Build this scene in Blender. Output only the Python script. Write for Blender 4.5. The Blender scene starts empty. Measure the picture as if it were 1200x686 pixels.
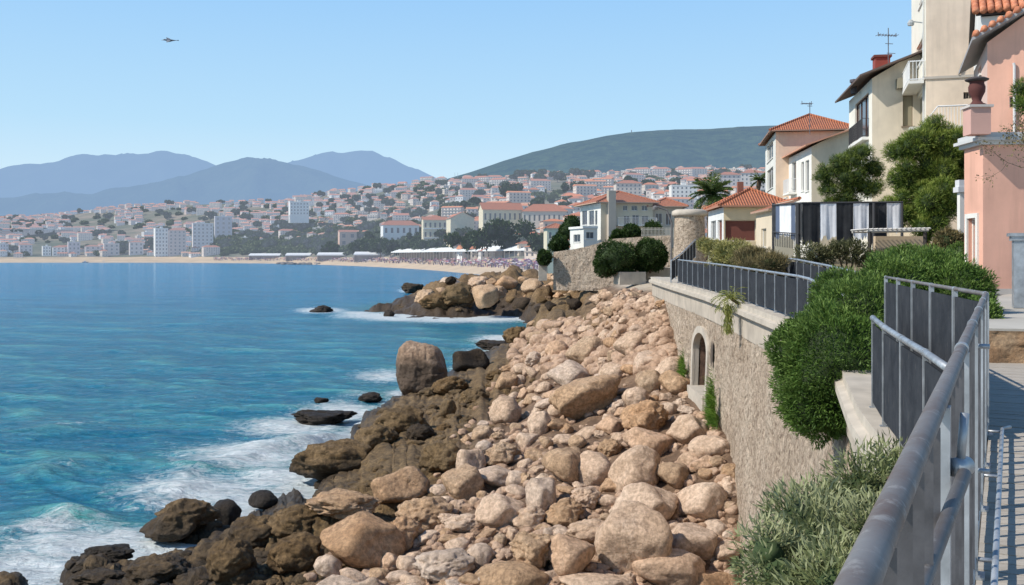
import bpy, bmesh, math, random
import numpy as np
from mathutils import Vector, Matrix
random.seed(7); RNG = np.random.default_rng(7)
S = bpy.context.scene
COL = S.collection
R = math.radians
F = 1152.0; EYE = 10.0

# ------------------------------------------------------------------ basics
def pt(px, py, Y):
    return Vector(((px-600)/F*Y, Y, EYE-(py-300)/F*Y))
def on_sea(px, py, z=0.0):
    Y = (EYE-z)*F/(py-300.0)
    return Vector(((px-600)/F*Y, Y, z))

def tag(o, label=None, cat=None, group=None, kind=None):
    if label: o['label'] = label
    if cat: o['category'] = cat
    if group: o['group'] = group
    if kind: o['kind'] = kind
    return o
def thing(name, label, cat, loc=(0,0,0), rz=0.0, group=None):
    o = bpy.data.objects.new(name, None); COL.objects.link(o)
    o.location = loc; o.rotation_euler = (0,0,rz); o.empty_display_size = .3
    return tag(o, label, cat, group)
def link(name, me, parent=None, loc=None):
    o = bpy.data.objects.new(name, me); COL.objects.link(o)
    if parent is not None: o.parent = parent
    if loc is not None: o.location = loc
    return o
def copy_tree(o, parent=None):
    c = o.copy(); COL.objects.link(c); c.parent = parent
    for ch in list(o.children): copy_tree(ch, c)
    return c

def np_mesh(name, V, Fc, mats, smooth=True, midx=None, attrs=None):
    """V (n,3); Fc (m,k) int array with k = 3 or 4"""
    me = bpy.data.meshes.new(name)
    V = np.ascontiguousarray(V, dtype=np.float32); Fc = np.ascontiguousarray(Fc, dtype=np.int32)
    m, k = Fc.shape
    me.vertices.add(len(V)); me.vertices.foreach_set('co', V.ravel())
    me.loops.add(m*k); me.loops.foreach_set('vertex_index', Fc.ravel())
    me.polygons.add(m)
    me.polygons.foreach_set('loop_start', np.arange(0, m*k, k, dtype=np.int32))
    me.polygons.foreach_set('loop_total', np.full(m, k, dtype=np.int32))
    me.update(calc_edges=True)
    me.polygons.foreach_set('use_smooth', np.full(m, smooth))
    for mt in (mats if isinstance(mats, (list, tuple)) else [mats]): me.materials.append(mt)
    if midx is not None: me.polygons.foreach_set('material_index', np.asarray(midx, dtype=np.int32))
    if attrs:
        for nm, a in attrs.items():
            at = me.attributes.new(nm, 'FLOAT', 'POINT'); at.data.foreach_set('value', np.asarray(a, dtype=np.float32))
    me.update()
    return me

class MB:
    def __init__(s): s.v = []; s.f = []; s.m = []
    def face(s, pts, m=0):
        b = len(s.v); s.v += [tuple(p) for p in pts]; s.f.append(tuple(range(b, b+len(pts)))); s.m.append(m)
    def box(s, x0, x1, y0, y1, z0, z1, m=0):
        b = len(s.v)
        s.v += [(x0,y0,z0),(x1,y0,z0),(x1,y1,z0),(x0,y1,z0),(x0,y0,z1),(x1,y0,z1),(x1,y1,z1),(x0,y1,z1)]
        for q in ((0,3,2,1),(4,5,6,7),(0,1,5,4),(1,2,6,5),(2,3,7,6),(3,0,4,7)):
            s.f.append(tuple(b+i for i in q)); s.m.append(m)
    def tube(s, pts, r, n=8, m=0, cap=True):
        pts = [Vector(p) for p in pts]; rs = r if isinstance(r, (list, tuple)) else [r]*len(pts)
        b = len(s.v)
        for i, p in enumerate(pts):
            if i == 0: d = pts[1]-p
            elif i == len(pts)-1: d = p-pts[i-1]
            else: d = (pts[i+1]-p).normalized()+(p-pts[i-1]).normalized()
            d.normalize()
            up = Vector((0,0,1)) if abs(d.z) < .9 else Vector((1,0,0))
            a = d.cross(up).normalized(); c = a.cross(d)
            for k in range(n):
                t = 2*math.pi*k/n
                q = p+(a*math.cos(t)+c*math.sin(t))*rs[i]; s.v.append((q.x,q.y,q.z))
        for i in range(len(pts)-1):
            for k in range(n):
                k2 = (k+1) % n
                s.f.append((b+i*n+k, b+i*n+k2, b+(i+1)*n+k2, b+(i+1)*n+k)); s.m.append(m)
        if cap:
            s.f.append(tuple(b+k for k in range(n))[::-1]); s.m.append(m)
            e = b+(len(pts)-1)*n; s.f.append(tuple(e+k for k in range(n))); s.m.append(m)
    def lathe(s, prof, cx=0, cy=0, n=16, m=0):
        b = len(s.v)
        for (r, z) in prof:
            for k in range(n):
                t = 2*math.pi*k/n; s.v.append((cx+r*math.cos(t), cy+r*math.sin(t), z))
        for i in range(len(prof)-1):
            for k in range(n):
                k2 = (k+1) % n
                s.f.append((b+i*n+k, b+i*n+k2, b+(i+1)*n+k2, b+(i+1)*n+k)); s.m.append(m)
    def mesh(s, name, mats, smooth=False):
        me = bpy.data.meshes.new(name); me.from_pydata(s.v, [], s.f)
        for mt in (mats if isinstance(mats, (list, tuple)) else [mats]): me.materials.append(mt)
        me.polygons.foreach_set('material_index', s.m)
        if smooth: me.polygons.foreach_set('use_smooth', [True]*len(s.f))
        me.update(); return me
    def build(s, name, mats, parent=None, smooth=False, bevel=0):
        o = link(name, s.mesh(name, mats, smooth), parent)
        if bevel:
            b = o.modifiers.new('b', 'BEVEL'); b.width = bevel; b.segments = 2; b.limit_method = 'ANGLE'
        return o

# vectorised value noise
def _h(ix, iy, iz, s):
    n = (ix*374761393 + iy*668265263 + iz*1274126177 + s*974634777) & 0xFFFFFFFF
    n = ((n ^ (n >> 13))*1274126177) & 0xFFFFFFFF
    n = (n ^ (n >> 16)) & 0xFFFFFFFF
    return n.astype(np.float64)/4294967295.0
def vn(P, seed=0):
    P = np.asarray(P, dtype=np.float64); I = np.floor(P).astype(np.int64); f = P-I
    f = f*f*f*(f*(f*6-15)+10); r = 0
    for dx in (0,1):
        for dy in (0,1):
            for dz in (0,1):
                w = (f[:,0] if dx else 1-f[:,0])*(f[:,1] if dy else 1-f[:,1])*(f[:,2] if dz else 1-f[:,2])
                r = r+w*_h(I[:,0]+dx, I[:,1]+dy, I[:,2]+dz, seed)
    return r*2-1
def fbm(P, octv=4, seed=0, lac=2.03, gain=.5):
    P = np.asarray(P, dtype=np.float64); a = 1.0; r = 0; t = 0
    for i in range(octv):
        r = r+a*vn(P+i*17.3, seed+i); t += a; a *= gain; P = P*lac
    return r/t
def ridged(P, octv=4, seed=0):
    P = np.asarray(P, dtype=np.float64); a = 1.0; r = 0; t = 0
    for i in range(octv):
        r = r+a*(1-2*np.abs(vn(P+i*9.7, seed+i))); t += a; a *= .55; P = P*2.1
    return r/t
def sst(a, b, x):
    t = np.clip((x-a)/(b-a), 0, 1); return t*t*(3-2*t)

# ------------------------------------------------------------------ materials
class NT:
    def __init__(s, name):
        s.m = bpy.data.materials.new(name); s.m.use_nodes = True; s.t = s.m.node_tree
        s.p = s.t.nodes['Principled BSDF']; s.out = s.t.nodes['Material Output']
    def n(s, typ, **k):
        nd = s.t.nodes.new(typ)
        for a, v in k.items():
            if a in nd.inputs: nd.inputs[a].default_value = v
            else: setattr(nd, a, v)
        return nd
    def l(s, a, b): s.t.links.new(a, b)
    def coord(s, kind='Object', scale=(1,1,1)):
        tc = s.n('ShaderNodeTexCoord'); mp = s.n('ShaderNodeMapping'); mp.inputs['Scale'].default_value = scale
        if kind == 'World':
            g = s.n('ShaderNodeNewGeometry'); s.l(g.outputs['Position'], mp.inputs['Vector'])
        else: s.l(tc.outputs[kind], mp.inputs['Vector'])
        return mp.outputs[0]
    def noise(s, vec, scale, detail=4, rough=.55, dist=0):
        nd = s.n('ShaderNodeTexNoise'); s.l(vec, nd.inputs['Vector'])
        nd.inputs['Scale'].default_value = scale; nd.inputs['Detail'].default_value = detail
        nd.inputs['Roughness'].default_value = rough; nd.inputs['Distortion'].default_value = dist
        return nd.outputs['Fac']
    def ramp(s, fac, stops, interp='LINEAR'):
        nd = s.n('ShaderNodeValToRGB'); cr = nd.color_ramp; cr.interpolation = interp
        while len(cr.elements) < len(stops): cr.elements.new(.5)
        for e, (p, c) in zip(cr.elements, stops): e.position = p; e.color = (c[0],c[1],c[2],1) if not isinstance(c, (int,float)) else (c,c,c,1)
        s.l(fac, nd.inputs['Fac']); return nd.outputs['Color']
    def mix(s, fac, a, b, mode='MIX'):
        nd = s.n('ShaderNodeMix', data_type='RGBA', blend_type=mode)
        for i, v in ((0,fac),(6,a),(7,b)):
            if isinstance(v, (int,float)): nd.inputs[i].default_value = v
            elif isinstance(v, tuple): nd.inputs[i].default_value = (*v,1) if len(v) == 3 else v
            else: s.l(v, nd.inputs[i])
        return nd.outputs[2]
    def math(s, op, a, b=None, clamp=False):
        nd = s.n('ShaderNodeMath', operation=op); nd.use_clamp = clamp
        for i, v in enumerate((a,b)):
            if v is None: continue
            if isinstance(v, (int,float)): nd.inputs[i].default_value = v
            else: s.l(v, nd.inputs[i])
        return nd.outputs[0]
    def bump(s, h, strength=.5, dist=.1, prev=None):
        nd = s.n('ShaderNodeBump'); nd.inputs['Strength'].default_value = strength; nd.inputs['Distance'].default_value = dist
        s.l(h, nd.inputs['Height'])
        if prev is not None: s.l(prev, nd.inputs['Normal'])
        return nd.outputs[0]
    def set(s, **k):
        for a, v in k.items():
            i = s.p.inputs[a.replace('_', ' ')]
            if isinstance(v, (int,float)): i.default_value = v
            elif isinstance(v, tuple): i.default_value = (*v,1) if len(v) == 3 else v
            else: s.l(v, i)
        return s

HAZE = (0.47, 0.56, 0.72)  # distance haze painted into far materials: dimmed base colour plus a glow
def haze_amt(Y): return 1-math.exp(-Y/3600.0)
def paint(name, col, rough=.7, var=.12, scale=1.5, bump=.15, bscale=25, bdist=.02, metal=0, haze=0, stain=0.0):
    t = NT(name); v = t.coord('Object')
    n1 = t.noise(v, scale, 5, .6)
    dark = tuple(c*(1-var*1.6) for c in col); lite = tuple(min(1, c*(1+var)) for c in col)
    c = t.ramp(n1, [(.3, dark), (.7, lite)])
    if stain:
        v2 = t.coord('Object', (1,1,.12)); n2 = t.noise(v2, 2.2, 4, .6)
        c = t.mix(t.ramp(n2, [(.5, 0), (.75, stain)]), c, tuple(x*.5 for x in col))
    if bump:
        t.set(Normal=t.bump(t.noise(v, bscale, 4, .6), bump, bdist))
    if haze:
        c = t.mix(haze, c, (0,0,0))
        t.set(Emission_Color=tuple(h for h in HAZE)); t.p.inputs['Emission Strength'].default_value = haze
        t.p.inputs['Specular IOR Level'].default_value = .1
    t.set(Base_Color=c, Roughness=rough, Metallic=metal)
    return t.m

def rock_mat(name, c1, c2, c3, wet=None, scale=1.0, world=True, objvar=.35, bs=1.0):
    """c1 main, c2 dark, c3 light; wet = height below which it darkens"""
    t = NT(name); v = t.coord('World')
    big = t.noise(v, .9*scale, 5, .6); fine = t.noise(v, 7*scale, 6, .7); vf = t.noise(v, 40*scale, 4, .7)
    c = t.ramp(big, [(.3, c2), (.5, c1), (.72, c3)])
    c = t.mix(t.ramp(fine, [(.35, .55), (.62, 0)]), c, tuple(x*.45 for x in c2))
    c = t.mix(t.ramp(vf, [(.55, 0), (.8, .35)]), c, tuple(min(1, x*1.35) for x in c3))
    oi = t.n('ShaderNodeObjectInfo')
    if objvar:
        g = t.ramp(oi.outputs['Random'], [(0, c1), (.2, tuple(x*.8 for x in c1)), (.42, (c1[0]*1.05, c1[1]*.86, c1[2]*.70)), (.62, (c3[0]*.80, c3[1]*.88, c3[2]*.98)), (.8, (c1[0]*1.1,c1[1]*1.1,c1[2]*1.12)), (1, tuple(x*1.1 for x in c3))])
        c = t.mix(objvar, c, g)
        c = t.mix(t.ramp(fine, [(.38, .45), (.6, 0)]), c, tuple(x*.45 for x in c2))
    rg = .85
    geo = t.n('ShaderNodeNewGeometry'); sp = t.n('ShaderNodeSeparateXYZ'); t.l(geo.outputs['Position'], sp.inputs[0])
    if wet is not None:
        zz = t.math('ADD', sp.outputs['Z'], t.math('MULTIPLY', t.math('SUBTRACT', big, .5), 1.6))
        w = t.math('DIVIDE', t.math('SUBTRACT', wet+.45, zz), .9, True)
        c = t.mix(w, c, t.mix(.72, c, (.028,.02,.014)))
        rg = t.math('SUBTRACT', .85, t.math('MULTIPLY', w, .3))
    b = t.bump(t.noise(v, 3.2*scale, 8, .72), .65*bs, .28/scale)
    b = t.bump(vf, .5*bs, .03/scale, b)
    vo = t.n('ShaderNodeTexVoronoi', feature='F1'); vo.inputs['Scale'].default_value = 9*scale; t.l(v, vo.inputs['Vector'])
    b = t.bump(vo.outputs['Distance'], .25*bs, .05/scale, b)
    t.set(Base_Color=c, Roughness=rg, Normal=b, Specular_IOR_Level=.3)
    return t.m

def leaf_mat(name, dark, mid, lite, trans=.25, haze=0):
    t = NT(name); a = t.n('ShaderNodeAttribute', attribute_name='tint')
    c = t.ramp(a.outputs['Fac'], [(0, dark), (.5, mid), (1, lite)])
    v = t.coord('World'); c = t.mix(t.ramp(t.noise(v, 1.7, 3), [(.35, .45), (.6, 0)]), c, dark)
    t.set(Base_Color=c, Roughness=.55, Specular_IOR_Level=.25)
    if haze:
        c2 = t.mix(haze, c, (0,0,0)); t.set(Base_Color=c2, Emission_Color=HAZE); t.p.inputs['Emission Strength'].default_value = haze
    tr = t.n('ShaderNodeBsdfTranslucent'); t.l(c, tr.inputs['Color'])
    mx = t.n('ShaderNodeMixShader'); mx.inputs[0].default_value = trans
    t.l(t.p.outputs[0], mx.inputs[1]); t.l(tr.outputs[0], mx.inputs[2]); t.l(mx.outputs[0], t.out.inputs['Surface'])
    return t.m

def tile_mat(name, axis, base=(.52,.17,.075), pitch=.24, haze=0):
    """clay roof tiles: columns across 'axis' (x or y of the building), rows up the slope"""
    t = NT(name); v = t.coord('Object')
    w = t.n('ShaderNodeTexWave', wave_type='BANDS', bands_direction=axis.upper(), wave_profile='SIN')
    w.inputs['Scale'].default_value = 1/pitch/3.1416*1.57; t.l(v, w.inputs['Vector'])
    other = 'Y' if axis.upper() == 'X' else 'X'
    w2 = t.n('ShaderNodeTexWave', wave_type='BANDS', bands_direction=other, wave_profile='SAW')
    w2.inputs['Scale'].default_value = 1/.33/3.1416*1.57*.5; t.l(v, w2.inputs['Vector'])
    n1 = t.noise(v, .8, 4, .6); n2 = t.noise(v, 5, 3, .8)
    c = t.ramp(n2, [(.28, tuple(x*.55 for x in base)), (.5, base), (.75, (base[0]*1.25, base[1]*1.5, base[2]*1.7))])
    c = t.mix(t.ramp(n1, [(.4, .0), (.7, .35)]), c, (.30,.13,.08))
    c = t.mix(t.ramp(w.outputs['Fac'], [(0, .7), (.4, 0)]), c, (.09,.03,.02))
    c = t.mix(t.ramp(w2.outputs['Fac'], [(0, .4), (.2, 0)]), c, (.12,.04,.03))
    if haze:
        c = t.mix(haze, c, (0,0,0)); t.set(Emission_Color=HAZE); t.p.inputs['Emission Strength'].default_value = haze
    t.set(Base_Color=c, Roughness=.8, Normal=t.bump(w.outputs['Fac'], .8, .06))
    return t.m

# ------------------------------------------------------------------ camera, sun, sky
cam = bpy.data.cameras.new('camera'); co = bpy.data.objects.new('camera', cam); COL.objects.link(co)
co.location = (0,0,EYE); co.rotation_euler = (R(90),0,0)
cam.sensor_width = 36; cam.lens = 36*F/1200; cam.shift_y = -43/1200.0; cam.clip_end = 60000; cam.clip_start = .05
S.camera = co
SUN = Vector((-0.72, -0.20, 0.70)).normalized()
sl = bpy.data.lights.new('sun', 'SUN'); sl.energy = 5.0; sl.angle = R(.55); sl.color = (1,.95,.86)
so = bpy.data.objects.new('sun', sl); COL.objects.link(so); so.rotation_euler = SUN.to_track_quat('Z', 'Y').to_euler(); so.location = (-40,-20,60)
W = bpy.data.worlds.new('World'); S.world = W; W.use_nodes = True
wt = W.node_tree; bg = wt.nodes['Background']
sky = wt.nodes.new('ShaderNodeTexSky'); sky.sky_type = 'NISHITA'; sky.sun_disc = False
sky.sun_elevation = math.asin(SUN.z); sky.sun_rotation = math.atan2(SUN.x, SUN.y)
sky.air_density = 1.0; sky.dust_density = .6; sky.ozone_density = 1.6; sky.altitude = 0
# clear summer sky: the Nishita sky lifted towards the pale haze near the horizon
SKS = .12
wtc = wt.nodes.new('ShaderNodeTexCoord'); wsp = wt.nodes.new('ShaderNodeSeparateXYZ'); wt.links.new(wtc.outputs['Generated'], wsp.inputs[0])
wrp = wt.nodes.new('ShaderNodeValToRGB'); cr_ = wrp.color_ramp
for _ in range(4): cr_.elements.new(.5)
for e_, (p_, c_) in zip(cr_.elements, [(0, (.83,.94,.99)), (.05, (.70,.88,.99)), (.13, (.50,.77,.99)), (.27, (.33,.62,.98)), (.55, (.12,.30,.62)), (1, (.05,.14,.36))]):
    e_.position = p_; e_.color = (*c_, 1)
wt.links.new(wsp.outputs['Z'], wrp.inputs['Fac'])
wml = wt.nodes.new('ShaderNodeVectorMath'); wml.operation = 'SCALE'; wml.inputs['Scale'].default_value = 1/SKS
wt.links.new(wrp.outputs['Color'], wml.inputs[0])
wmx = wt.nodes.new('ShaderNodeMix'); wmx.data_type = 'RGBA'; wmx.inputs[0].default_value = .95
wt.links.new(sky.outputs[0], wmx.inputs[6]); wt.links.new(wml.outputs[0], wmx.inputs[7])
wt.links.new(wmx.outputs[2], bg.inputs[0]); bg.inputs[1].default_value = SKS
S.view_settings.view_transform = 'Standard'; S.view_settings.look = 'None'; S.view_settings.exposure = 0; S.view_settings.gamma = 1
S.render.engine = 'CYCLES'; S.cycles.max_bounces = 6; S.cycles.diffuse_bounces = 3; S.cycles.glossy_bounces = 2
S.cycles.transparent_max_bounces = 4; S.cycles.caustics_reflective = False; S.cycles.caustics_refractive = False
S.cycles.use_denoising = True

# ------------------------------------------------------------------ shore terrain (thin plate spline through surveyed heights)
CT = []   # (X, Y, z)
def c_pix(px, py, z):
    Y = (EYE-z)*F/(py-300.0); CT.append(((px-600)/F*Y, Y, z))
for a in [(-150,730,0),(0,700,0),(90,676,0),(170,660,0),(250,640,0),(330,600,0),(425,545,0),(440,503,0),(490,476,0),(540,455,0),(575,425,0),(605,400,0),(640,380,0),
          (480,368,0),(540,371,0),(600,370,0),(655,367,0),
          (860,686,1.3),(600,686,1.5),(400,686,1.1),(250,690,.3),
          (300,640,.5),(450,600,1.3),(600,600,2.2),(740,600,2.5),(862,600,2.7),
          (450,545,.7),(550,520,1.6),(700,520,3.2),(850,520,4.0),
          (520,490,.8),(600,450,2.0),(700,450,4.0),(797,450,4.7),
          (620,410,1.3),(640,400,2.2),(700,400,5.0),(750,400,5.6),(785,402,6.1),
          (660,375,1.6),(700,362,5.0),(740,352,7.4),(775,352,7.8),
          (700,344,7.2),(730,336,8.2),(780,333,8.3),
          (500,350,2.6),(545,334,4.8),(600,324,6.2),(650,326,6.2),(690,336,6.8)]:
    c_pix(*a)
def off(px, py, z, dz):   # below the water, sea side
    Y = (EYE)*F/(py-300.0); CT.append(((px-600)/F*Y, Y, dz))
for a in [(-150,660,0,-2.5),(0,640,0,-2),(150,600,0,-2),(250,570,0,-1.6),(340,520,0,-1.6),(410,480,0,-1.5),(480,440,0,-1.6),(540,415,0,-1.5),(590,390,0,-1.4),(620,382,0,-1.2),
          (420,370,0,-2),(300,480,0,-3),(300,400,0,-3.2),(500,390,0,-2.2),(440,355,0,-2.4),(0,500,0,-3.5),(0,400,0,-3.5)]:
    off(*a)
CT += [(-13.5,26.5,-.5),(-10.5,27,-.25),(-14,30.5,-.9),(-12.2,32.5,-.6),(-17,29,-1.4),(-26,215,-2),(-12,222,-1.8),(0,235,-1.0),(14,230,1.2),(14,190,6),(26,200,7),(34,160,8.2),(24,110,8.3),(12,62,8.3),(14,75,8.3),
       (4,24,.9),(2.5,18,.7),(1.5,10,.6),(-3,12,.2),(-8,16,-.4),(8,50,8.2),(9.5,56,8.3)]
CT = np.array(CT)
def _uv(X, Y): 
    Yc = np.clip(Y, 8, 400); return np.stack([X/Yc*2.2, np.log(Yc)], -1)
_A = _uv(CT[:,0], CT[:,1]); _n = len(_A)
def _U(d): return d*d*np.log(d+1e-9)
_K = _U(np.linalg.norm(_A[:,None]-_A[None], axis=-1)) + np.eye(_n)*.0008
_P = np.hstack([np.ones((_n,1)), _A])
_M = np.block([[_K,_P],[_P.T,np.zeros((3,3))]])
_W = np.linalg.solve(_M, np.concatenate([CT[:,2], np.zeros(3)]))
def base_z(X, Y):
    X = np.asarray(X, dtype=float).ravel(); Y = np.asarray(Y, dtype=float).ravel()
    Q = _uv(X, Y); z = np.empty(len(Q))
    for i in range(0, len(Q), 20000):
        q = Q[i:i+20000]; d = np.linalg.norm(q[:,None]-_A[None], axis=-1)
        z[i:i+20000] = _U(d)@_W[:_n] + _W[_n] + q@_W[_n+1:]
    return np.clip(z, -3.5, 8.6)
# brown weathered band towards the water, pale boulders towards the wall
_BX = np.array([330, 375, 400, 470, 520, 560, 620, 686, 760]); _BP = np.array([700, 700, 640, 600, 560, 545, 480, 375, 300])
def brown_amt(X, Y, z):
    px = 600+F*X/Y; py = 300+F*(EYE-z)/Y
    e = np.interp(py, _BX, _BP)
    a = sst(40, -40, px-e)
    return np.where(Y > 118, .75, a)
def terr(X, Y):
    z = base_z(X, Y); X = np.ravel(X); Y = np.ravel(Y)
    br = brown_amt(X, Y, np.clip(z, 0, 9))
    sc = np.clip(Y/45.0, .8, 2.6)
    P = np.stack([X/sc, Y/sc, z*0+3], -1)
    d = fbm(P*.6, 4, 3)*.45 + fbm(P*1.7+5, 3, 8)*.18 + fbm(P*.2, 3, 5)*.5
    lumps = np.maximum(0, vn(P*.6+3, 21))*1.0
    flat = sst(7.6, 8.1, z)*sst(42, 48, Y)*sst(140, 110, Y)
    head = sst(135, 150, Y)
    amp = (.30+.75*br+.6*head)*sc**.7*(1-.96*flat)
    return z + amp*(d+lumps*.8)*np.where(z < -.3, sst(-3, -.3, z), 1), br, flat

# ------------------------------------------------------------------ sea wall line (plan) used by wall, rail and terrain
TOPL = [(7.75,54),(7.45,48),(7.28,43.7),(7.2,36),(7.0,31),(6.75,27.5),(6.45,22),(5.45,16),(4.46,12.3),(3.55,8.2),(2.9,5),(1.8,1)]
BASL = [(7.72,54),(7.4,48),(7.2,44),(7.15,41),(7.05,36.5),(6.85,31.4),(6.35,28),(5.95,26),(5.3,20),(4.3,13.5),(3.4,8.5),(2.7,5),(1.6,1)]
KERB = [(54,8.85),(43.7,8.8),(27.5,8.58),(22,8.5),(12.3,8.1),(8,8.02),(1,8.0)]      # Y -> top of coping
def lineX(L, Y):
    a = sorted((y, x) for x, y in L); return np.interp(Y, [q[0] for q in a], [q[1] for q in a])
def kerbZ(Y):
    a = sorted(KERB); return np.interp(Y, [q[0] for q in a], [q[1] for q in a])
# ------------------------------------------------------------------ shore ground mesh
M_shore = None
def shore_material():
    t = NT('shore_rock'); v = t.coord('World')
    at = t.n('ShaderNodeAttribute', attribute_name='brown'); fl = t.n('ShaderNodeAttribute', attribute_name='flat')
    big = t.noise(v, .7, 6, .65); fine = t.noise(v, 5, 7, .72); vf = t.noise(v, 26, 5, .7)
    br = t.ramp(big, [(.3, (.13,.08,.035)), (.5, (.26,.165,.072)), (.7, (.37,.245,.12))])
    br = t.mix(t.ramp(fine, [(.38, .8), (.6, 0)]), br, (.05,.032,.018))
    pk = t.ramp(big, [(.3, (.13,.08,.05)), (.5, (.25,.155,.095)), (.7, (.38,.25,.16))])  # ground between boulders darkened, the shade of the gaps put into its colour
    pk = t.mix(t.ramp(fine, [(.38, .7), (.6, 0)]), pk, (.13,.08,.05))
    c = t.mix(at.outputs['Fac'], pk, br)
    c = t.mix(t.ramp(vf, [(.55, 0), (.8, .3)]), c, (.5,.38,.26))
    c = t.mix(fl.outputs['Fac'], c, t.ramp(t.noise(v, 2, 5), [(.3, (.36,.30,.23)), (.7, (.50,.43,.34))]))
    geo = t.n('ShaderNodeNewGeometry'); sp = t.n('ShaderNodeSeparateXYZ'); t.l(geo.outputs['Position'], sp.inputs[0])
    zz = t.math('ADD', sp.outputs['Z'], t.math('MULTIPLY', t.math('SUBTRACT', big, .5), 2.0))
    wz = t.n('ShaderNodeAttribute', attribute_name='wetz'); w = t.math('DIVIDE', t.math('SUBTRACT', wz.outputs['Fac'], zz), .8, True)
    c = t.mix(w, c, t.mix(.75, c, (.022,.016,.012)))
    nf = t.math('SUBTRACT', 1.0, t.math('MULTIPLY', fl.outputs['Fac'], .9))
    h = t.math('MULTIPLY', t.noise(v, 2.4, 9, .74), nf)
    b = t.bump(h, .8, .4); b = t.bump(t.math('MULTIPLY', vf, nf), .5, .05, b)
    t.set(Base_Color=c, Roughness=t.math('SUBTRACT', .88, t.math('MULTIPLY', w, .4)), Normal=b, Specular_IOR_Level=.35)
    return t.m
M_shore = shore_material()
def grid_faces(nr, nc):
    i = np.arange(nr-1)[:,None]*nc + np.arange(nc-1)[None]
    return np.stack([i, i+1, i+nc+1, i+nc], -1).reshape(-1,4)
def build_shore():
    nr, nc = 520, 620
    Ys = np.exp(np.linspace(math.log(9), math.log(245), nr))
    us = np.linspace(-.66, .345, nc)
    U_, Y_ = np.meshgrid(us, Ys); X_ = U_*Y_
    global _HF; _HF = terr(X_.ravel(), Y_.ravel())[0].reshape(nr, nc)
    lim = np.interp(Ys, [y for x,y in sorted(BASL, key=lambda q:q[1])], [x for x,y in sorted(BASL, key=lambda q:q[1])])+.5
    lim = np.where(Ys > 50, 1e9, lim)[:,None]
    X_ = np.minimum(X_, lim)
    z, br, fl = terr(X_.ravel(), Y_.ravel())
    # sheets collapsed at the wall line stay as a vertical-less edge
    V = np.stack([X_.ravel(), Y_.ravel(), z], -1)
    G = V.reshape(nr, nc, 3); du = np.gradient(G, axis=1); dv = np.gradient(G, axis=0); N_ = np.cross(du, dv).reshape(-1,3)
    N_ /= np.maximum(np.linalg.norm(N_, axis=1, keepdims=True), 1e-9); sc = np.clip(V[:,1:2]/45, .8, 2.6)
    rug = ridged(V/sc*1.0, 5, 41)*.26+ridged(V/sc*2.9+7, 4, 45)*.13
    amp3 = (.35+.65*br)*(1-.97*fl)*sst(.6, -.2, np.abs(X_.ravel()-np.broadcast_to(np.interp(Ys, [y for x,y in sorted(BASL, key=lambda q:q[1])], [x for x,y in sorted(BASL, key=lambda q:q[1])])[:,None], X_.shape).ravel())) if False else (.35+.75*br)*(1-.97*fl)
    V = V+N_*(rug*amp3*sc[:,0]**.8)[:,None]
    Fc = grid_faces(nr, nc)
    Xg = X_.ravel()[Fc]; keep = (Xg.max(1)-Xg.min(1)) > 1e-5
    zz = V[:,2][Fc].max(1) > -2.0
    me = np_mesh('rocky_shore', V, Fc[keep & zz], M_shore, True, attrs={'brown': br, 'flat': fl, 'wetz': 1.2+2.1*sst(120,145,V[:,1])})
    o = link('rocky_shore', me); tag(o, kind='structure'); o['label'] = 'craggy brown rock foreshore falling to the water'
build_shore()
GX = np.exp(np.linspace(math.log(9), math.log(245), 520))
def HZ(u):
    k = (u+.66)/1.005*619; i = int(min(max(k, 0), 618)); f = min(max(k-i, 0), 1)
    return _HF[:,i]*(1-f)+_HF[:,i+1]*f
def ray_hit(px, py):
    X = (px-600)/F*GX; z = HZ((px-600)/F); r = EYE-(py-300)/F*GX
    k = np.argmax(z > r)
    if z[k] <= r[k]: return None
    return Vector((X[k], GX[k], z[k]))

# ------------------------------------------------------------------ rocks
_ico = {}
def ico(sub):
    if sub not in _ico:
        bm = bmesh.new(); bmesh.ops.create_icosphere(bm, subdivisions=sub, radius=1)
        V = np.array([v.co[:] for v in bm.verts]); Fc = np.array([[v.index for v in f.verts] for f in bm.faces]); bm.free()
        _ico[sub] = (V, Fc)
    return _ico[sub]
def rock_verts(seed, sub=4, planes=9, cut=(.62,.95), lump=.10, rough=.03):
    rg = np.random.default_rng(seed); V, Fc = ico(sub); V = V.copy()
    D = V.copy()
    r = np.ones(len(V))
    for i in range(planes):
        n = rg.normal(size=3); n /= np.linalg.norm(n); c = rg.uniform(*cut)
        d = D@n
        rr = np.where(d > 1e-3, c/np.maximum(d, 1e-3), 9)
        k = 22.0; r = -np.log(np.exp(-k*r)+np.exp(-k*np.minimum(rr, 4)))/k   # smooth min
    V = D*r[:,None]
    V += D*(fbm(D*1.6+seed*3.1, 3, seed)*lump)[:,None]
    V += D*(fbm(D*5+seed, 3, seed+5)*rough)[:,None]
    V += D*(ridged(D*2.6+seed, 4, seed+9)*rough*1.2)[:,None]
    ext = (V.max(0)-V.min(0))/2; V = (V-(V.max(0)+V.min(0))/2)/ext
    return V, Fc
M_pale = rock_mat('pale_boulder', (.72,.51,.355), (.46,.305,.195), (.80,.63,.49), wet=.7, objvar=.42)
M_tan  = rock_mat('tan_boulder', (.68,.44,.26), (.41,.25,.14), (.75,.54,.36), wet=.7, objvar=.35, bs=1.3)
M_brown = rock_mat('brown_boulder', (.25,.155,.068), (.11,.068,.032), (.36,.24,.125), wet=1.1, objvar=.2, bs=1.5)
M_dark = rock_mat('wet_boulder', (.075,.05,.03), (.03,.022,.015), (.13,.09,.055), wet=1.2, objvar=.1, bs=1.5)
M_sea_rock = rock_mat('big_sea_rock', (.44,.29,.19), (.25,.155,.095), (.58,.42,.30), wet=2.9, objvar=0, bs=1.3)
SH = {}
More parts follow.
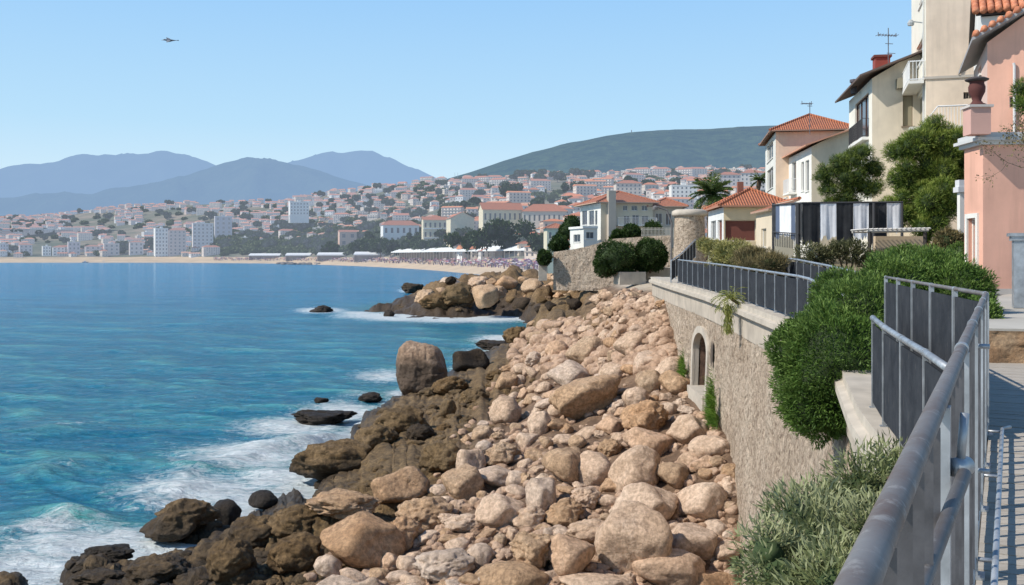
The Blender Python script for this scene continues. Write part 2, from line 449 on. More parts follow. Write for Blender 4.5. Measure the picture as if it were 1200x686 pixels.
for kind, n, pr in (('smooth', 8, dict(planes=9, cut=(.62,.92), lump=.12, rough=.025)),
                    ('angular', 10, dict(planes=15, cut=(.48,.82), lump=.09, rough=.035)),
                    ('craggy', 8, dict(planes=10, cut=(.55,.9), lump=.20, rough=.10))):
    SH[kind] = [rock_verts(50+i*7+len(kind), 5 if kind == 'craggy' else 4, **pr) for i in range(n)]
MESH = {}
def rock_mesh(kind, i, mat):
    k = (kind, i, mat.name)
    if k not in MESH:
        V, Fc = SH[kind][i]; MESH[k] = np_mesh('rock', V, Fc, mat)
    return MESH[k]
ROCKS = []
def rock(name, label, cat, px, py, w, h, kind, mat, group=None, seed=0, tilt=0.0, Y=None, sink=.2, z=None, depth=None):
    """px,py = centre of the seen outline, w,h = its size in photo pixels"""
    rg = random.Random(seed*31+int(px)*7+int(py))
    if Y is None:
        hit = ray_hit(px, py+h*.32)
        Y = hit.y if hit else EYE*F/(py+h*.5-300)
    s = Y/F; sx = w*s/2; sz = h*s/2; sy = depth if depth else (sx*.55+sz*.5)
    sz = sz*.97
    me = rock_mesh(kind, rg.randrange(len(SH[kind])), mat)
    o = link(name, me); c = pt(px, py-(h*.06 if group is None else 0), Y+sy*.25)
    o.location = c; o.scale = (sx, sy, sz)
    o.rotation_euler = (rg.uniform(-.1,.1), tilt, 0)
    tag(o, label, cat, group); ROCKS.append((px, py, (w+h)*.25*(1.45 if group is None else 1))) if group is None else None; return o

P_, A_, T_, B_, D_ = M_pale, 'angular', M_tan, M_brown, M_dark
key = [
 # foreground boulders
 (778,668,92,44,'smooth',P_,0,'broad pale slab boulder lying flat at the bottom edge of the rock pile'),
 (740,640,80,86,'angular',P_,.1,'large pale pinkish boulder standing upright behind the flat bottom slab'),
 (755,598,74,54,'angular',P_,.2,'pale rounded boulder leaning over the top of the large upright boulder'),
 (824,592,58,44,'smooth',P_,0,'smooth oval pale boulder beside the foot of the sea wall'),
 (810,640,64,40,'angular',P_,.1,'grey beige boulder between the flat bottom slab and the wall foot'),
 (668,658,54,50,'smooth',P_,.2,'egg shaped grey white boulder left of the large upright boulder'),
 (745,556,64,50,'smooth',P_,-.5,'oval beige boulder leaning to the right above the pale boulder pair'),
 (697,555,44,44,'smooth',P_,0,'round grey disc shaped boulder in the middle of the pile'),
 (664,552,48,50,'angular',T_,-.4,'orange brown boulder pressed against the round grey disc boulder'),
 (789,561,40,34,'angular',T_,-.2,'small rusty orange block right of the leaning oval boulder'),
 (634,588,40,50,'angular',P_,-.3,'pointed wedge boulder with a bright left side'),
 (762,524,60,34,'smooth',P_,.2,'low rounded pinkish boulder above the leaning oval boulder'),
 (584,605,58,44,'angular',P_,.15,'blocky grey white boulder in the left middle of the pile'),
 (757,494,54,44,'craggy',T_,0,'rough pinkish brown boulder right of the long flat faced slab'),
 (833,526,48,26,'smooth',P_,-.1,'flat oval stone resting against the sea wall below the grass'),
 (806,508,44,38,'angular',P_,.3,'cracked beige block near the lower grass tuft of the wall'),
 (688,472,84,48,'angular',T_,-.18,'long flat faced reddish slab leaning across the middle of the shore'),
 (688,416,48,36,'angular',T_,-.2,'reddish angular boulder below the cove'),
 (741,407,42,32,'angular',P_,-.1,'grey pink boulder with a flat top near the arched opening'),
 (592,486,36,36,'smooth',P_,0,'rounded pale boulder on the brown rock left of the flat slab'),
 (631,500,26,34,'smooth',P_,.2,'small upright pale boulder left of the flat slab'),
 (668,445,52,36,'angular',P_,.3,'grey sloping boulder behind the flat faced slab'),
 (652,413,26,24,'smooth',P_,0,'small round pinkish boulder left of the reddish angular boulder'),
 (541,570,48,44,'angular',T_,.2,'peaked brown boulder on the left edge of the pale pile'),
 (552,545,34,34,'angular',P_,.2,'grey boulder perched behind the peaked brown boulder'),
 (425,640,100,66,'angular',T_,0,'massive tan block at the bottom left of the pale pile'),
 (468,630,54,44,'craggy',T_,0,'rough tan block resting on the massive tan block'),
 (497,606,66,42,'craggy',T_,0,'lumpy tan boulder above the rough tan block'),
 (470,576,62,46,'angular',T_,-.2,'tall brown boulder at the edge of the dark rocks'),
 (560,655,40,32,'smooth',P_,0,'small rounded brown pink boulder right of the massive tan block'),
 (598,680,84,34,'smooth',T_,0,'low tan boulder cut by the bottom edge of the picture'),
 (626,650,56,50,'craggy',T_,0,'lumpy reddish boulder left of the egg shaped boulder'),
 (690,628,60,34,'craggy',P_,0,'rough pinkish stone behind the egg shaped boulder'),
 (660,604,50,36,'craggy',T_,0,'rough orange stone between the wedge boulder and the upright boulder'),
 (520,665,70,36,'craggy',P_,0,'pale crusted stone beside the massive tan block'),
 (700,690,90,30,'angular',P_,0,'pale stone at the bottom edge below the egg shaped boulder'),
 (745,470,30,28,'smooth',P_,0,'small round stone right of the long flat faced slab'),
 (760,450,30,30,'smooth',T_,.2,'small brown stone above the rough pinkish boulder'),
 (720,440,34,26,'smooth',P_,0,'small pale stone below the grey pink flat topped boulder'),
 (856,556,22,22,'craggy',T_,0,'small orange stone at the foot of the wall'),
 # brown rocks by the water
 (392,544,112,56,'craggy',B_,0,'huge dark brown boulder with a rounded top in the surf'),
 (440,517,56,36,'craggy',B_,0,'dark brown boulder behind the huge rounded one in the surf'),
 (208,613,92,54,'craggy',B_,-.1,'dark brown boulder standing in the foam at the lower left'),
 (265,603,36,34,'smooth',D_,.1,'dark domed rock right of the boulder in the foam'),
 (308,586,36,18,'smooth',D_,0,'small dark rock awash between the two surf boulders'),
 (126,652,66,26,'craggy',D_,0,'low dark rock in the foam at the bottom left'),
 (270,660,60,54,'craggy',B_,0,'brown pitted boulder near the bottom left shore'),
 (185,672,80,40,'craggy',B_,0,'dark brown boulder at the bottom edge by the foam'),
 (120,678,70,24,'craggy',B_,0,'low brown boulder at the bottom left corner of the shore'),
 (300,628,70,44,'craggy',B_,0,'brown sloping boulder left of the tall brown boulder'),
 (348,655,76,60,'craggy',B_,0,'brown blocky boulder in the middle of the lower shore'),
 (345,612,80,40,'craggy',B_,0,'flat brown rock behind the brown blocky boulder'),
 (402,592,90,36,'craggy',T_,0,'flat tan rock shelf behind the tall brown boulder'),
 (520,540,60,40,'craggy',B_,0,'brown crusted boulder left of the peaked boulder'),
 (470,498,70,44,'craggy',B_,0,'dark brown boulder at the waterline below the big sea rock'),
 (493,510,36,26,'craggy',D_,0,'dark rock tucked beside the waterline boulder'),
 (525,481,20,24,'smooth',B_,0,'little upright brown stone on the waterline rocks'),
 (552,427,44,34,'angular',D_,0,'dark pointed rock right of the big sea rock'),
 (378,489,78,17,'craggy',D_,0,'long low dark reef in the foam'),
 (434,465,30,11,'craggy',D_,0,'small dark reef left of the big sea rock'),
 (376,469,18,8,'craggy',D_,0,'tiny dark rock tip in the waves'),
 (376,362,28,9,'craggy',D_,0,'isolated dark rock with foam in the middle of the bay'),
 (483,338,28,13,'craggy',D_,0,'isolated dark rock off the rocky headland'),
 (456,367,14,8,'craggy',D_,0,'dark rock tip at the end of the headland'),
 (605,396,34,26,'craggy',B_,0,'dark peaked rock on the cove side of the shore'),
 (580,404,50,12,'craggy',D_,0,'low dark rock in the surf of the cove'),
 # headland
 (568,349,34,34,'angular',T_,.5,'big smooth pinkish boulder on the headland'),
 (535,350,44,36,'craggy',B_,0,'dark jagged rock at the tip of the headland'),
 (510,356,40,24,'craggy',B_,0,'low dark rock ending the headland'),
 (528,330,14,12,'craggy',D_,0,'small dark pinnacle on the headland tip'),
 (500,352,30,24,'craggy',T_,0,'brown rock behind the low dark headland end'),
]
for i, (px,py,w,h,k,m,tl,lab) in enumerate(key):
    nm = 'boulder' if max(w,h) > 30 else 'rock'
    sea = (px,py) in ((376,362),(483,338),(378,489),(434,465),(376,469),(456,367),(580,404),(308,586),(126,654))
    Yv = None
    if sea: Yv = EYE*F/(py+h*.45-300)
    if (px,py) == (208,613): Yv = EYE*F/(639-300)
    if (px,py) == (392,544): Yv = EYE*F/(571-300)
    if (px,py) == (265,603): Yv = EYE*F/(620-300)
    if py < 360 and px > 490: Yv = {568:160,535:164,510:165,528:172,500:170}[px]
    if sea: h2 = h*1.3
    else: h2 = h
    if 440 < px and py > 400 and not sea and m in (M_pale, M_tan): w, h2 = w*1.08, h2*1.1
    rock(nm, lab, nm, px, py+(2 if sea else 0), w, h2, k, m, tilt=tl, seed=i, Y=Yv)
# the big rock standing in the sea
V, Fc = ico(6); V = V.copy(); V = V/((np.abs(V)**3.6).sum(1)**(1/3.6))[:,None]
V = V*(1+.10*fbm(V*1.4+4, 3, 2)+.05*ridged(V*2.6+3, 4, 6)+.02*fbm(V*9, 3, 8))[:,None]
V[:,0] -= .08*V[:,2]; V[:,:2] *= (1-.10*np.clip(V[:,2],0,1))[:,None]; V[:,2] -= .14*np.clip(V[:,0],-1,1)*(V[:,2] > 0)
ext = (V.max(0)-V.min(0))/2; V = (V-(V.max(0)+V.min(0))/2)/ext
o = link('sea_rock', np_mesh('sea_rock', V, Fc, M_sea_rock)); Yb = 68.0
o.location = pt(494.5, 434, Yb); o.scale = (30*Yb/F, 30*Yb/F, 34*Yb/F)
tag(o, 'big blocky rock with a pinkish dry top and dark wet foot standing in the sea', 'boulder')

# boulders of the pile, one object each
def scatter(n, box, rmin, rmax, accept, fac=.62, tries=40000):
    out = []
    for _ in range(tries):
        if len(out) >= n: break
        px = random.uniform(box[0], box[1]); py = box[2]+(box[3]-box[2])*random.random()
        r = rmin+(rmax-rmin)*random.random()**1.5
        r *= .25+.75*min(1, max(0, (py-325)/240))
        if not accept(px, py): continue
        if any((px-a)**2+(py-b)**2 < ((r+c)*fac)**2 for a, b, c in ROCKS): continue
        ROCKS.append((px, py, r)); out.append((px, py, r))
    return out
wallpx = lambda py: np.interp(py, [330,402,450,520,600,686], [782,783,798,849,858,862])
edge = lambda py: np.interp(py, _BX, _BP)
sc1 = scatter(240, (380,865,345,700), 9, 28, lambda x,y: edge(y)-15 < x < wallpx(y)-4 and not (x < 700 and y < 372), fac=.54)
for i, (px,py,r) in enumerate(sc1):
    hit = ray_hit(px, py+r*.3)
    if hit is None: continue
    far = py < 430; near_wall = wallpx(py)-px < 70
    lab = ('pinkish rock of the tumbled heap near the far end of the sea wall' if far else
           'beige boulder heaped along the foot of the sea wall' if near_wall else
           'beige boulder in the open middle of the tumbled rock pile')
    g = 'heaped rocks near the far end of the wall' if far else 'boulders along the wall foot' if near_wall else 'boulders in the middle of the pile'
    k = random.choice(['smooth','smooth','angular','craggy','angular']); m = random.choice([P_,P_,P_,T_])
    w = r*2*random.uniform(.8,1.45); h = r*2*random.uniform(.55,1.0)
    rock('boulder', lab, 'boulder', px, py-r*random.uniform(.05,.45), w, h, k, m, g, seed=i, tilt=random.uniform(-.4,.4), Y=hit.y)
sc2 = scatter(85, (90,690,380,700), 12, 34, lambda x,y: x < edge(y)-10 and (ray_hit(x,y) or Vector((0,0,0))).z > .3, fac=.75)
for i, (px,py,r) in enumerate(sc2):
    hit = ray_hit(px, py+r*.3)
    if hit is None: continue
    m = random.choice([B_,B_,T_])
    rock('boulder', 'crusted brown rock on the weathered ledge between the surf and the pale boulders', 'boulder', px, py, r*2.3, r*1.4, 'craggy', m,
         'crusted brown rocks of the ledge', seed=i+500, tilt=random.uniform(-.3,.3), Y=hit.y)
hl = []
for _ in range(900):
    if len(hl) >= 60: break
    px = random.uniform(515,708); py = random.uniform(326,364)
    if px < 560 and py < 334: continue
    r = random.uniform(3.5,8) if random.random() < .6 else random.uniform(8,14)
    if any((px-a)**2+(py-b)**2 < ((r+c)*.6)**2 for a,b,c in hl): continue
    hl.append((px,py,r))
for i, (px,py,r) in enumerate(hl):
    hit = ray_hit(px, py+r*.4)
    if hit is None: continue
    low = py > 350
    rock('boulder', 'dark rock at the waterline of the headland' if low else 'pinkish brown rock heaped on the crest of the headland', 'boulder',
         px, py, r*2.3, r*1.7, random.choice(['craggy','angular','smooth']), (D_ if py > 356 else B_ if low else random.choice([T_,T_,P_])),
         'dark waterline rocks of the headland' if low else 'heaped rocks on the headland crest', seed=i+900, tilt=random.uniform(-.4,.4), Y=hit.y)
# rubble between the boulders
def rubble():
    Vs, Fs, n0 = [], [], 0; rg = np.random.default_rng(3)
    shp = [rock_verts(700+i, 3, planes=8, cut=(.6,.9), lump=.1, rough=.03) for i in range(10)]
    N = 2300
    px = rg.uniform(360, 868, N); py = 345+(700-345)*rg.random(N)**.8; px = np.concatenate([px, rg.uniform(600, 800, 750)]); py = np.concatenate([py, rg.uniform(343, 440, 750)])
    ok = (px > np.interp(py, _BX, _BP)-35) & (px < wallpx(py)) & ~((px < 705) & (py < 374))
    px, py = px[ok], py[ok]
    # vectorised hit on the base surface
    Yg = GX
    for a, b in zip(px, py):
        X = (a-600)/F*Yg; r = EYE-(b-300)/F*Yg
        z = HZ((a-600)/F)
        k = np.argmax(z > r)
        if z[k] <= r[k]: continue
        s = rg.uniform(2.5, 8)*(.35+.65*min(1, max(0, (b-325)/240)))*Yg[k]/F*(rg.uniform(1.1, 2.6) if b < 440 else 1)
        V, Fc = shp[rg.integers(10)]
        a1 = rg.uniform(0, 6.28); c, s1 = math.cos(a1), math.sin(a1)
        Q = V*np.array([1.15, 1, .8])*s
        Q = np.stack([Q[:,0]*c-Q[:,1]*s1, Q[:,0]*s1+Q[:,1]*c, Q[:,2]], -1)
        Vs.append(Q+np.array([X[k], Yg[k], z[k]+s*.25])); Fs.append(Fc+n0); n0 += len(V)
    me = np_mesh('rubble', np.concatenate(Vs), np.concatenate(Fs), M_rub)
    o = link('rubble', me); tag(o, 'loose stones filling the gaps between the boulders', 'stones', kind='stuff')
def rubble2():
    Vs, Fs, n0 = [], [], 0; rg = np.random.default_rng(13)
    shp = [rock_verts(760+i, 3, planes=8, cut=(.55,.9), lump=.2, rough=.09) for i in range(8)]
    N = 1500
    px = rg.uniform(60, 690, N); py = 335+(700-335)*rg.random(N)**.7
    ok = (px < np.interp(py, _BX, _BP)+20)
    for a, b in zip(px[ok], py[ok]):
        hit = ray_hit(a, b)
        if hit is None or hit.z < .15: continue
        s = rg.uniform(4, 11)*(.3+.7*min(1, max(0, (b-325)/240)))*hit.y/F
        V, Fc = shp[rg.integers(8)]; a1 = rg.uniform(0, 6.28); c, s1 = math.cos(a1), math.sin(a1)
        Q = V*np.array([1.3, 1, .7])*s; Q = np.stack([Q[:,0]*c-Q[:,1]*s1, Q[:,0]*s1+Q[:,1]*c, Q[:,2]], -1)
        Vs.append(Q+np.array([hit.x, hit.y, hit.z])); Fs.append(Fc+n0); n0 += len(V)
    o = link('ledge_rubble', np_mesh('ledge_rubble', np.concatenate(Vs), np.concatenate(Fs), M_brown)); tag(o, 'small crusted brown stones scattered over the weathered ledge', 'stones', kind='stuff')
rubble2()
M_rub = rock_mat('rubble_rock', (.58,.385,.26), (.33,.205,.13), (.68,.50,.37), wet=.7, objvar=0)
rubble()

# ------------------------------------------------------------------ sea
FOAM = [(60,620,60,10,.8),(200,590,60,10,.7),(320,560,50,14,1),(520,372,60,7,1.1),(420,367,30,3,.9),(376,364,34,4,1),(440,370,60,5,.9),(530,371,90,6,1),(632,369,36,7,1.2),(450,440,48,9,.75),(535,447,26,8,1),(425,463,40,6,.5),(400,480,60,12,.8),(345,500,80,14,.9),
        (300,535,110,22,.9),(240,575,110,24,.95),(130,640,150,24,1.1),(30,668,90,26,1.2),(600,403,44,7,.9),(560,412,30,6,.6),(380,520,70,14,1),(300,590,60,20,1.1),(230,636,80,16,1.2),
        (470,530,34,16,1.1),(500,340,30,3,.5),(350,560,60,16,1.0),(90,612,70,10,.5),(440,500,30,12,.8),(470,372,60,5,1.1),(560,373,80,5,1.2),(485,341,20,3,1),(560,448,22,8,1.1),(590,398,40,6,1.1),(480,462,34,7,1.0),(430,540,36,14,1.1),(350,605,36,12,1.1),(285,632,30,12,1.1),(160,655,60,14,1.2),(395,485,60,8,1.1)]
CREST = [((-40,626),(60,612),(150,604),.38,1.2),((135,594),(190,584),(240,566),.5,1.1),((300,533),(360,520),(412,508),.62,1.2),((180,568),(260,545),(330,524),.35,1.2),
         ((330,480),(400,470),(450,462),.2,1.4),((0,560),(70,550),(120,548),.3,1.6),((0,505),(90,500),(160,496),.25,2.2),((180,470),(240,466),(300,464),.2,2.0)]
def sea_material():
    t = NT('sea_water'); v = t.coord('World')
    fo = t.n('ShaderNodeAttribute', attribute_name='foam'); cr = t.n('ShaderNodeAttribute', attribute_name='crest'); tq = t.n('ShaderNodeAttribute', attribute_name='shallow')
    far = t.n('ShaderNodeAttribute', attribute_name='far'); rip = t.noise(t.coord('World', (.35,1.5,1)), .9, 6, .7, .6)
    vs = t.coord('World', (.5,1.6,1)); vl = t.coord('World', (.12,.5,1)); vh = t.coord('World', (.02,.05,1))
    patch = t.noise(vl, 1.0, 5, .6, .5); big = t.noise(vh, 1.0, 3, .5)
    near = t.ramp(patch, [(.3, (.010,.155,.27)), (.5, (.022,.245,.355)), (.72, (.07,.36,.41))])
    deep = t.ramp(patch, [(.3, (.008,.17,.38)), (.55, (.018,.26,.48)), (.75, (.045,.34,.52))])
    c = t.mix(t.ramp(far.outputs['Fac'], [(0, 0), (1, 1)]), near, deep)
    c = t.mix(t.ramp(big, [(.4, 0), (.65, .45)]), c, (.008,.12,.25))
    c = t.mix(tq.outputs['Fac'], c, (.07,.27,.27))
    c = t.mix(cr.outputs['Fac'], c, (.22,.42,.38))  # light through thin wave crests painted as paler green
    c = t.mix(t.ramp(rip, [(.36, .3), (.52, 0)]), c, (.008,.11,.19)); hg = t.n('ShaderNodeAttribute', attribute_name='hgt').outputs['Fac']; c = t.mix(t.ramp(hg, [(.28, .6), (.5, 0)]), c, (.008,.17,.30)); c = t.mix(t.ramp(hg, [(.52, 0), (.85, .75)]), c, (.13,.48,.44))  # trough shade and crest highlights painted into the colour by wave height
    rp2 = t.noise(t.coord('World', (.8,2.0,1)), 1.15, 5, .62, .9); c = t.mix(t.ramp(rp2, [(.38, .42), (.48, 0)]), c, (.010,.16,.29)); c = t.mix(t.ramp(rp2, [(.55, 0), (.66, .6)]), c, (.10,.42,.40))  # ripple light and shade also put into the colour, following the bump noise
    b0 = t.bump(rp2, .9, .35)
    # foam
    f1 = t.noise(t.coord('World', (1,1.3,1)), 1.3, 10, .74, 1.2); f2 = t.noise(vs, 3.2, 8, .8, .6)
    fm = t.math('ADD', t.math('MULTIPLY', f1, .6), t.math('MULTIPLY', f2, .4))
    m = t.math('SUBTRACT', t.math('ADD', fm, t.math('MULTIPLY', fo.outputs['Fac'], .40)), .635)
    m = t.math('MULTIPLY', m, 5.5, True)
    # sun glints painted in as little whitecap flecks
    fl = t.noise(t.coord('World', (.28,1.4,1)), 1.9, 8, .8, .3); gate = t.noise(vl, 2.2, 3, .5)
    flk = t.math('MULTIPLY', t.math('SUBTRACT', fl, .63), 14, True)
    flk = t.math('MULTIPLY', t.math('MULTIPLY', flk, t.ramp(hg, [(.5, .25), (.7, 1)])), t.ramp(gate, [(.5, 0), (.62, .7)]))
    m = t.math('MAXIMUM', m, flk)
    c = t.mix(m, c, t.ramp(f2, [(.35, (.50,.60,.62)), (.6, (.78,.80,.80))]))
    b = t.bump(t.noise(t.coord('World', (.28,.9,1)), .9, 7, .66, .4), .9, 1.0, b0)
    b = t.bump(t.noise(t.coord('World', (1.0,2.2,1)), 1.8, 6, .7, .3), .6, .3, b)
    t.set(Base_Color=c, Roughness=t.math('ADD', .14, t.math('MULTIPLY', m, .6)), Normal=b)
    t.p.inputs['IOR'].default_value = 1.33; t.p.inputs['Specular IOR Level'].default_value = .30
    return t.m
def build_sea():
    nr, nc = 760, 800
    py = np.concatenate([np.linspace(800, 306.2, nr-14), np.linspace(305.8, 301.2, 14)])
    Ys = EYE*F/(py-300); Ys[0] = 6
    us = np.concatenate([np.linspace(-3, -.56, 40), np.linspace(-.55, .12, nc-60), np.linspace(.125, .8, 20)])
    U_, Y_ = np.meshgrid(us, Ys); X = (U_*Y_).ravel(); Y = Y_.ravel()
    near = Y < 320
    z = np.zeros(len(X)); foam = np.zeros(len(X)); crest = np.zeros(len(X)); shal = np.zeros(len(X))
    rg = np.random.default_rng(11)
    dist = np.zeros(len(X))
    wx = X+2*vn(np.stack([X*.1,Y*.1,X*0],-1),2); wy = Y+3*vn(np.stack([X*.07,Y*.07,X*0+4],-1),3)
    for i in range(34):
        L = .9*(13/.9)**(i/33.0); a = rg.normal(1.12, .38); kx, ky = math.cos(a)*2*math.pi/L, math.sin(a)*2*math.pi/L
        ph = kx*wx+ky*wy+rg.uniform(0, 6.28); am = .018*L**.6
        fade = 1/(1+(Y*Y/11520*2.6/L)**2)*(.55+.45*vn(np.stack([X*.05,Y*.05,X*0+i],-1),60+i))
        z += am*(np.exp(np.sin(ph)-1)*1.6-.8)*fade
    z += .10*fbm(np.stack([X*.5,Y*1.1,X*0],-1), 4, 6)*sst(150, 30, Y)
    hgt = np.clip(.5+z*1.9, 0, 1)
    d = np.zeros(len(X)); ii = np.where(near)[0]
    d[ii] = base_z(X[ii], Y[ii]); d[~near] = -3.5
    shore = sst(-1.9, .05, d)
    px = 600+F*X/Y; pyv = 300+F*EYE/Y
    for (a,b,rx,ry,w) in FOAM:
        foam = np.maximum(foam, w*np.exp(-((px-a)/rx)**2-((pyv-b)/ry)**2))
    foam = np.maximum(foam, shore*1.05*sst(320,200,Y)); foam = np.where(Y > 300, 0, foam)
    shal = .75*sst(-3.2, -.8, d)*near
    for (p0,p1,p2,h,w) in CREST:
        Q = [on_sea(*p) for p in (p0,p1,p2)]
        best = np.full(len(X), 1e9); side = np.zeros(len(X)); tt = np.zeros(len(X))
        for k in range(2):
            a, b = Q[k], Q[k+1]; e = np.array([b.x-a.x, b.y-a.y]); L2 = e@e
            t = np.clip(((X-a.x)*e[0]+(Y-a.y)*e[1])/L2, 0, 1)
            dx, dy = X-(a.x+t*e[0]), Y-(a.y+t*e[1]); dd = np.hypot(dx, dy)
            m = dd < best; best = np.where(m, dd, best); side = np.where(m, np.sign(dy), side); tt = np.where(m, (k+t)/2, tt)
        env = np.sin(np.clip(tt, .0, 1)*math.pi)**.8
        wob = 1+.5*vn(np.stack([X*.6,Y*.6,X*0],-1), 31)
        g = np.exp(-(best/np.where(side > 0, w*1.9, w*.75))**2)*env*wob
        z += h*.8*g; crest = np.maximum(crest, np.clip(g*h*1.5, 0, 1)*np.where(side > 0, .5, 1))
        foam = np.maximum(foam, np.exp(-((best)/(w*.55))**2)*env*min(.85, h*1.5)*np.where(side > 0, 1, .6))
    # swell foam only where it is not dry land
    far = sst(40, 260, Y); foam = np.where(X > lineX(BASL, np.clip(Y,1,54))+.3, 0, foam)*np.where((X > 5)&(Y > 60), sst(60, 20, X-(Y-60)*.06), 1)
    land = (d > 1.2)
    V = np.stack([X, Y, np.where(land, -.6, z)], -1)
    me = np_mesh('sea', V, grid_faces(len(Ys), len(us)), sea_material(), True, attrs={'foam': foam, 'crest': np.clip(crest,0,1), 'shallow': shal, 'far': far, 'hgt': hgt})
    o = link('sea', me); tag(o, kind='structure')
build_sea()
# ------------------------------------------------------------------ sea wall
M_wall = NT('stone_wall'); t = M_wall; v = t.coord('World'); vs_ = t.coord('World', (1,1,1.5))
vo = t.n('ShaderNodeTexVoronoi', feature='DISTANCE_TO_EDGE'); vo.inputs['Scale'].default_value = 2.0; vo.inputs['Randomness'].default_value = 1
dv = t.n('ShaderNodeVectorMath', operation='ADD'); nn = t.n('ShaderNodeTexNoise'); nn.inputs['Scale'].default_value = 2.2; t.l(vs_, nn.inputs['Vector'])
sc_ = t.n('ShaderNodeVectorMath', operation='SCALE'); sc_.inputs['Scale'].default_value = .5; t.l(nn.outputs['Color'], sc_.inputs[0]); t.l(vs_, dv.inputs[0]); t.l(sc_.outputs[0], dv.inputs[1]); t.l(dv.outputs[0], vo.inputs['Vector'])
joint = t.ramp(vo.outputs['Distance'], [(.0, 1), (.07, 0)])
n1 = t.noise(v, .6, 5, .6); n2 = t.noise(v, 9, 6, .7); n3 = t.noise(t.coord('World', (1.2,1.2,.25)), 3, 5, .65)
c = t.ramp(n1, [(.3, (.50,.39,.29)), (.5, (.64,.51,.39)), (.7, (.72,.60,.47))])
c = t.mix(t.ramp(n2, [(.36, .75), (.55, 0)]), c, (.20,.145,.10))
c = t.mix(t.ramp(n3, [(.52, 0), (.75, .5)]), c, (.27,.20,.15))
pit = t.noise(t.coord('World', (1,1,.7)), 5, 5, .75); c = t.mix(t.ramp(pit, [(.34, .8), (.46, 0)]), c, (.16,.11,.075)); c = t.mix(t.math('MULTIPLY', joint, .13), c, (.20,.15,.11))
b = t.bump(t.ramp(vo.outputs['Distance'], [(0, 0), (.16, 1)]), .22, .06); b = t.bump(n2, 1.0, .14, b); b = t.bump(pit, .8, .10, b); b = t.bump(t.noise(v, 30, 3, .7), .5, .02, b)
t.set(Base_Color=c, Roughness=.9, Normal=b, Specular_IOR_Level=.2); M_wall = t.m
M_conc = paint('concrete', (.47,.405,.33), .85, .14, 1.2, .35, 18, .02, stain=.35)
M_conc2 = paint('pale_concrete', (.49,.43,.355), .85, .12, 2.0, .3, 30, .01, stain=.2)
M_brick = paint('arch_brick', (.15,.09,.06), .9, .3, 6, .6, 14, .04)  # brown brick darkened, shade of the recess put into its colour
M_darkhole = paint('dark_recess', (.10,.075,.055), .9, .3, 4, .4, 10, .03)
HOLE = (35.75, 38.65, 3.4, 6.35)   # arch: y0,y1, bottom, spring
def in_arch(Y, Z, g=0.0):
    y0, y1, zb, zs = HOLE; c = (y0+y1)/2; r = (y1-y0)/2+g
    return (abs(Y-c) < r) & ((Z < zs) | (((Y-c)/r)**2+((Z-zs)/(.75*(1+g/.9)))**2 < 1)) & (Z > zb-9)
def build_wall():
    Ys = np.arange(1.0, 54.01, .09); nt = 90
    tt = np.linspace(0, 1, nt)
    XT, XB, ZT = lineX(TOPL, Ys), lineX(BASL, Ys), kerbZ(Ys)-.95
    Z0 = np.interp(Ys, [1, 20, 26, 28, 31, 36, 41, 44, 54], [-.5,-.3, .0, 1.2, 2.2, 2.8, 3.0, 4.3, 5.6])
    A = tt[:,None]; Y2 = np.broadcast_to(Ys, (nt, len(Ys))).copy()
    Z = Z0+(ZT-Z0)*A; X = XB+(XT-XB)*A
    P = np.stack([X.ravel()*0, Y2.ravel(), Z.ravel()], -1)
    rel = .045*ridged(P*1.9, 4, 4)+.05*fbm(P*.5, 3, 9)+.03*fbm(P*6, 2, 12)
    X = X.ravel()-rel
    V = np.stack([X, Y2.ravel(), Z.ravel()], -1); Fc = grid_faces(nt, len(Ys))
    cy, cz = V[:,1][Fc].mean(1), V[:,2][Fc].mean(1)
    return np_mesh('stonework', V, Fc[~in_arch(cy, cz)], M_wall, True)
sw = thing('sea_wall', 'tall rough stone sea wall with an arched opening and concrete coping band', 'sea wall')
link('stonework', build_wall(), sw)
def sweep_yz(prof, Ys, Xf, Zf):
    """prof (dx,dz) closed profile swept along the wall"""
    mb = MB(); n = len(prof)
    for y in Ys:
        for dx, dz in prof: mb.v.append((float(Xf(y)+dx), float(y), float(Zf(y)+dz)))
    for i in range(len(Ys)-1):
        for k in range(n):
            k2 = (k+1) % n; mb.f.append((i*n+k, i*n+k2, (i+1)*n+k2, (i+1)*n+k)); mb.m.append(0)
    mb.f.append(tuple(range(n))); mb.m.append(0); mb.f.append(tuple((len(Ys)-1)*n+k for k in range(n))); mb.m.append(0)
    return mb
YC = list(np.arange(1, 54.1, .5)); XT_ = lambda y: lineX(TOPL, y); ZT_ = lambda y: kerbZ(y)
sweep_yz([(-.05,-1.0),(-.07,-.34),(.45,-.34),(.45,-1.0)], YC, XT_, ZT_).build('concrete_band', M_conc, sw)
sweep_yz([(-.20,-.335),(-.24,-.30),(-.24,-.17),(-.13,-.14),(-.13,0),(.42,0),(.42,-.335)], YC, XT_, ZT_).build('coping', M_conc2, sw)
mb = MB()                                                                   # arch surround and recess
y0, y1, zb, zs = HOLE; cY = (y0+y1)/2; rr = (y1-y0)/2
def archpts(g, n=14):
    p = [(cY-rr-g, zb)]
    for k in range(n+1):
        a = math.pi-math.pi*k/n; p.append((cY+(rr+g)*math.cos(a), zs+(.75*(1+g/.9))*math.sin(a)))
    return p+[(cY+rr+g, zb)]
pi_, po_ = archpts(-.02), archpts(.30)
wX = lambda y, z: float(lineX(BASL, y)+(lineX(TOPL, y)-lineX(BASL, y))*min(1, max(0, (z-3)/4)))
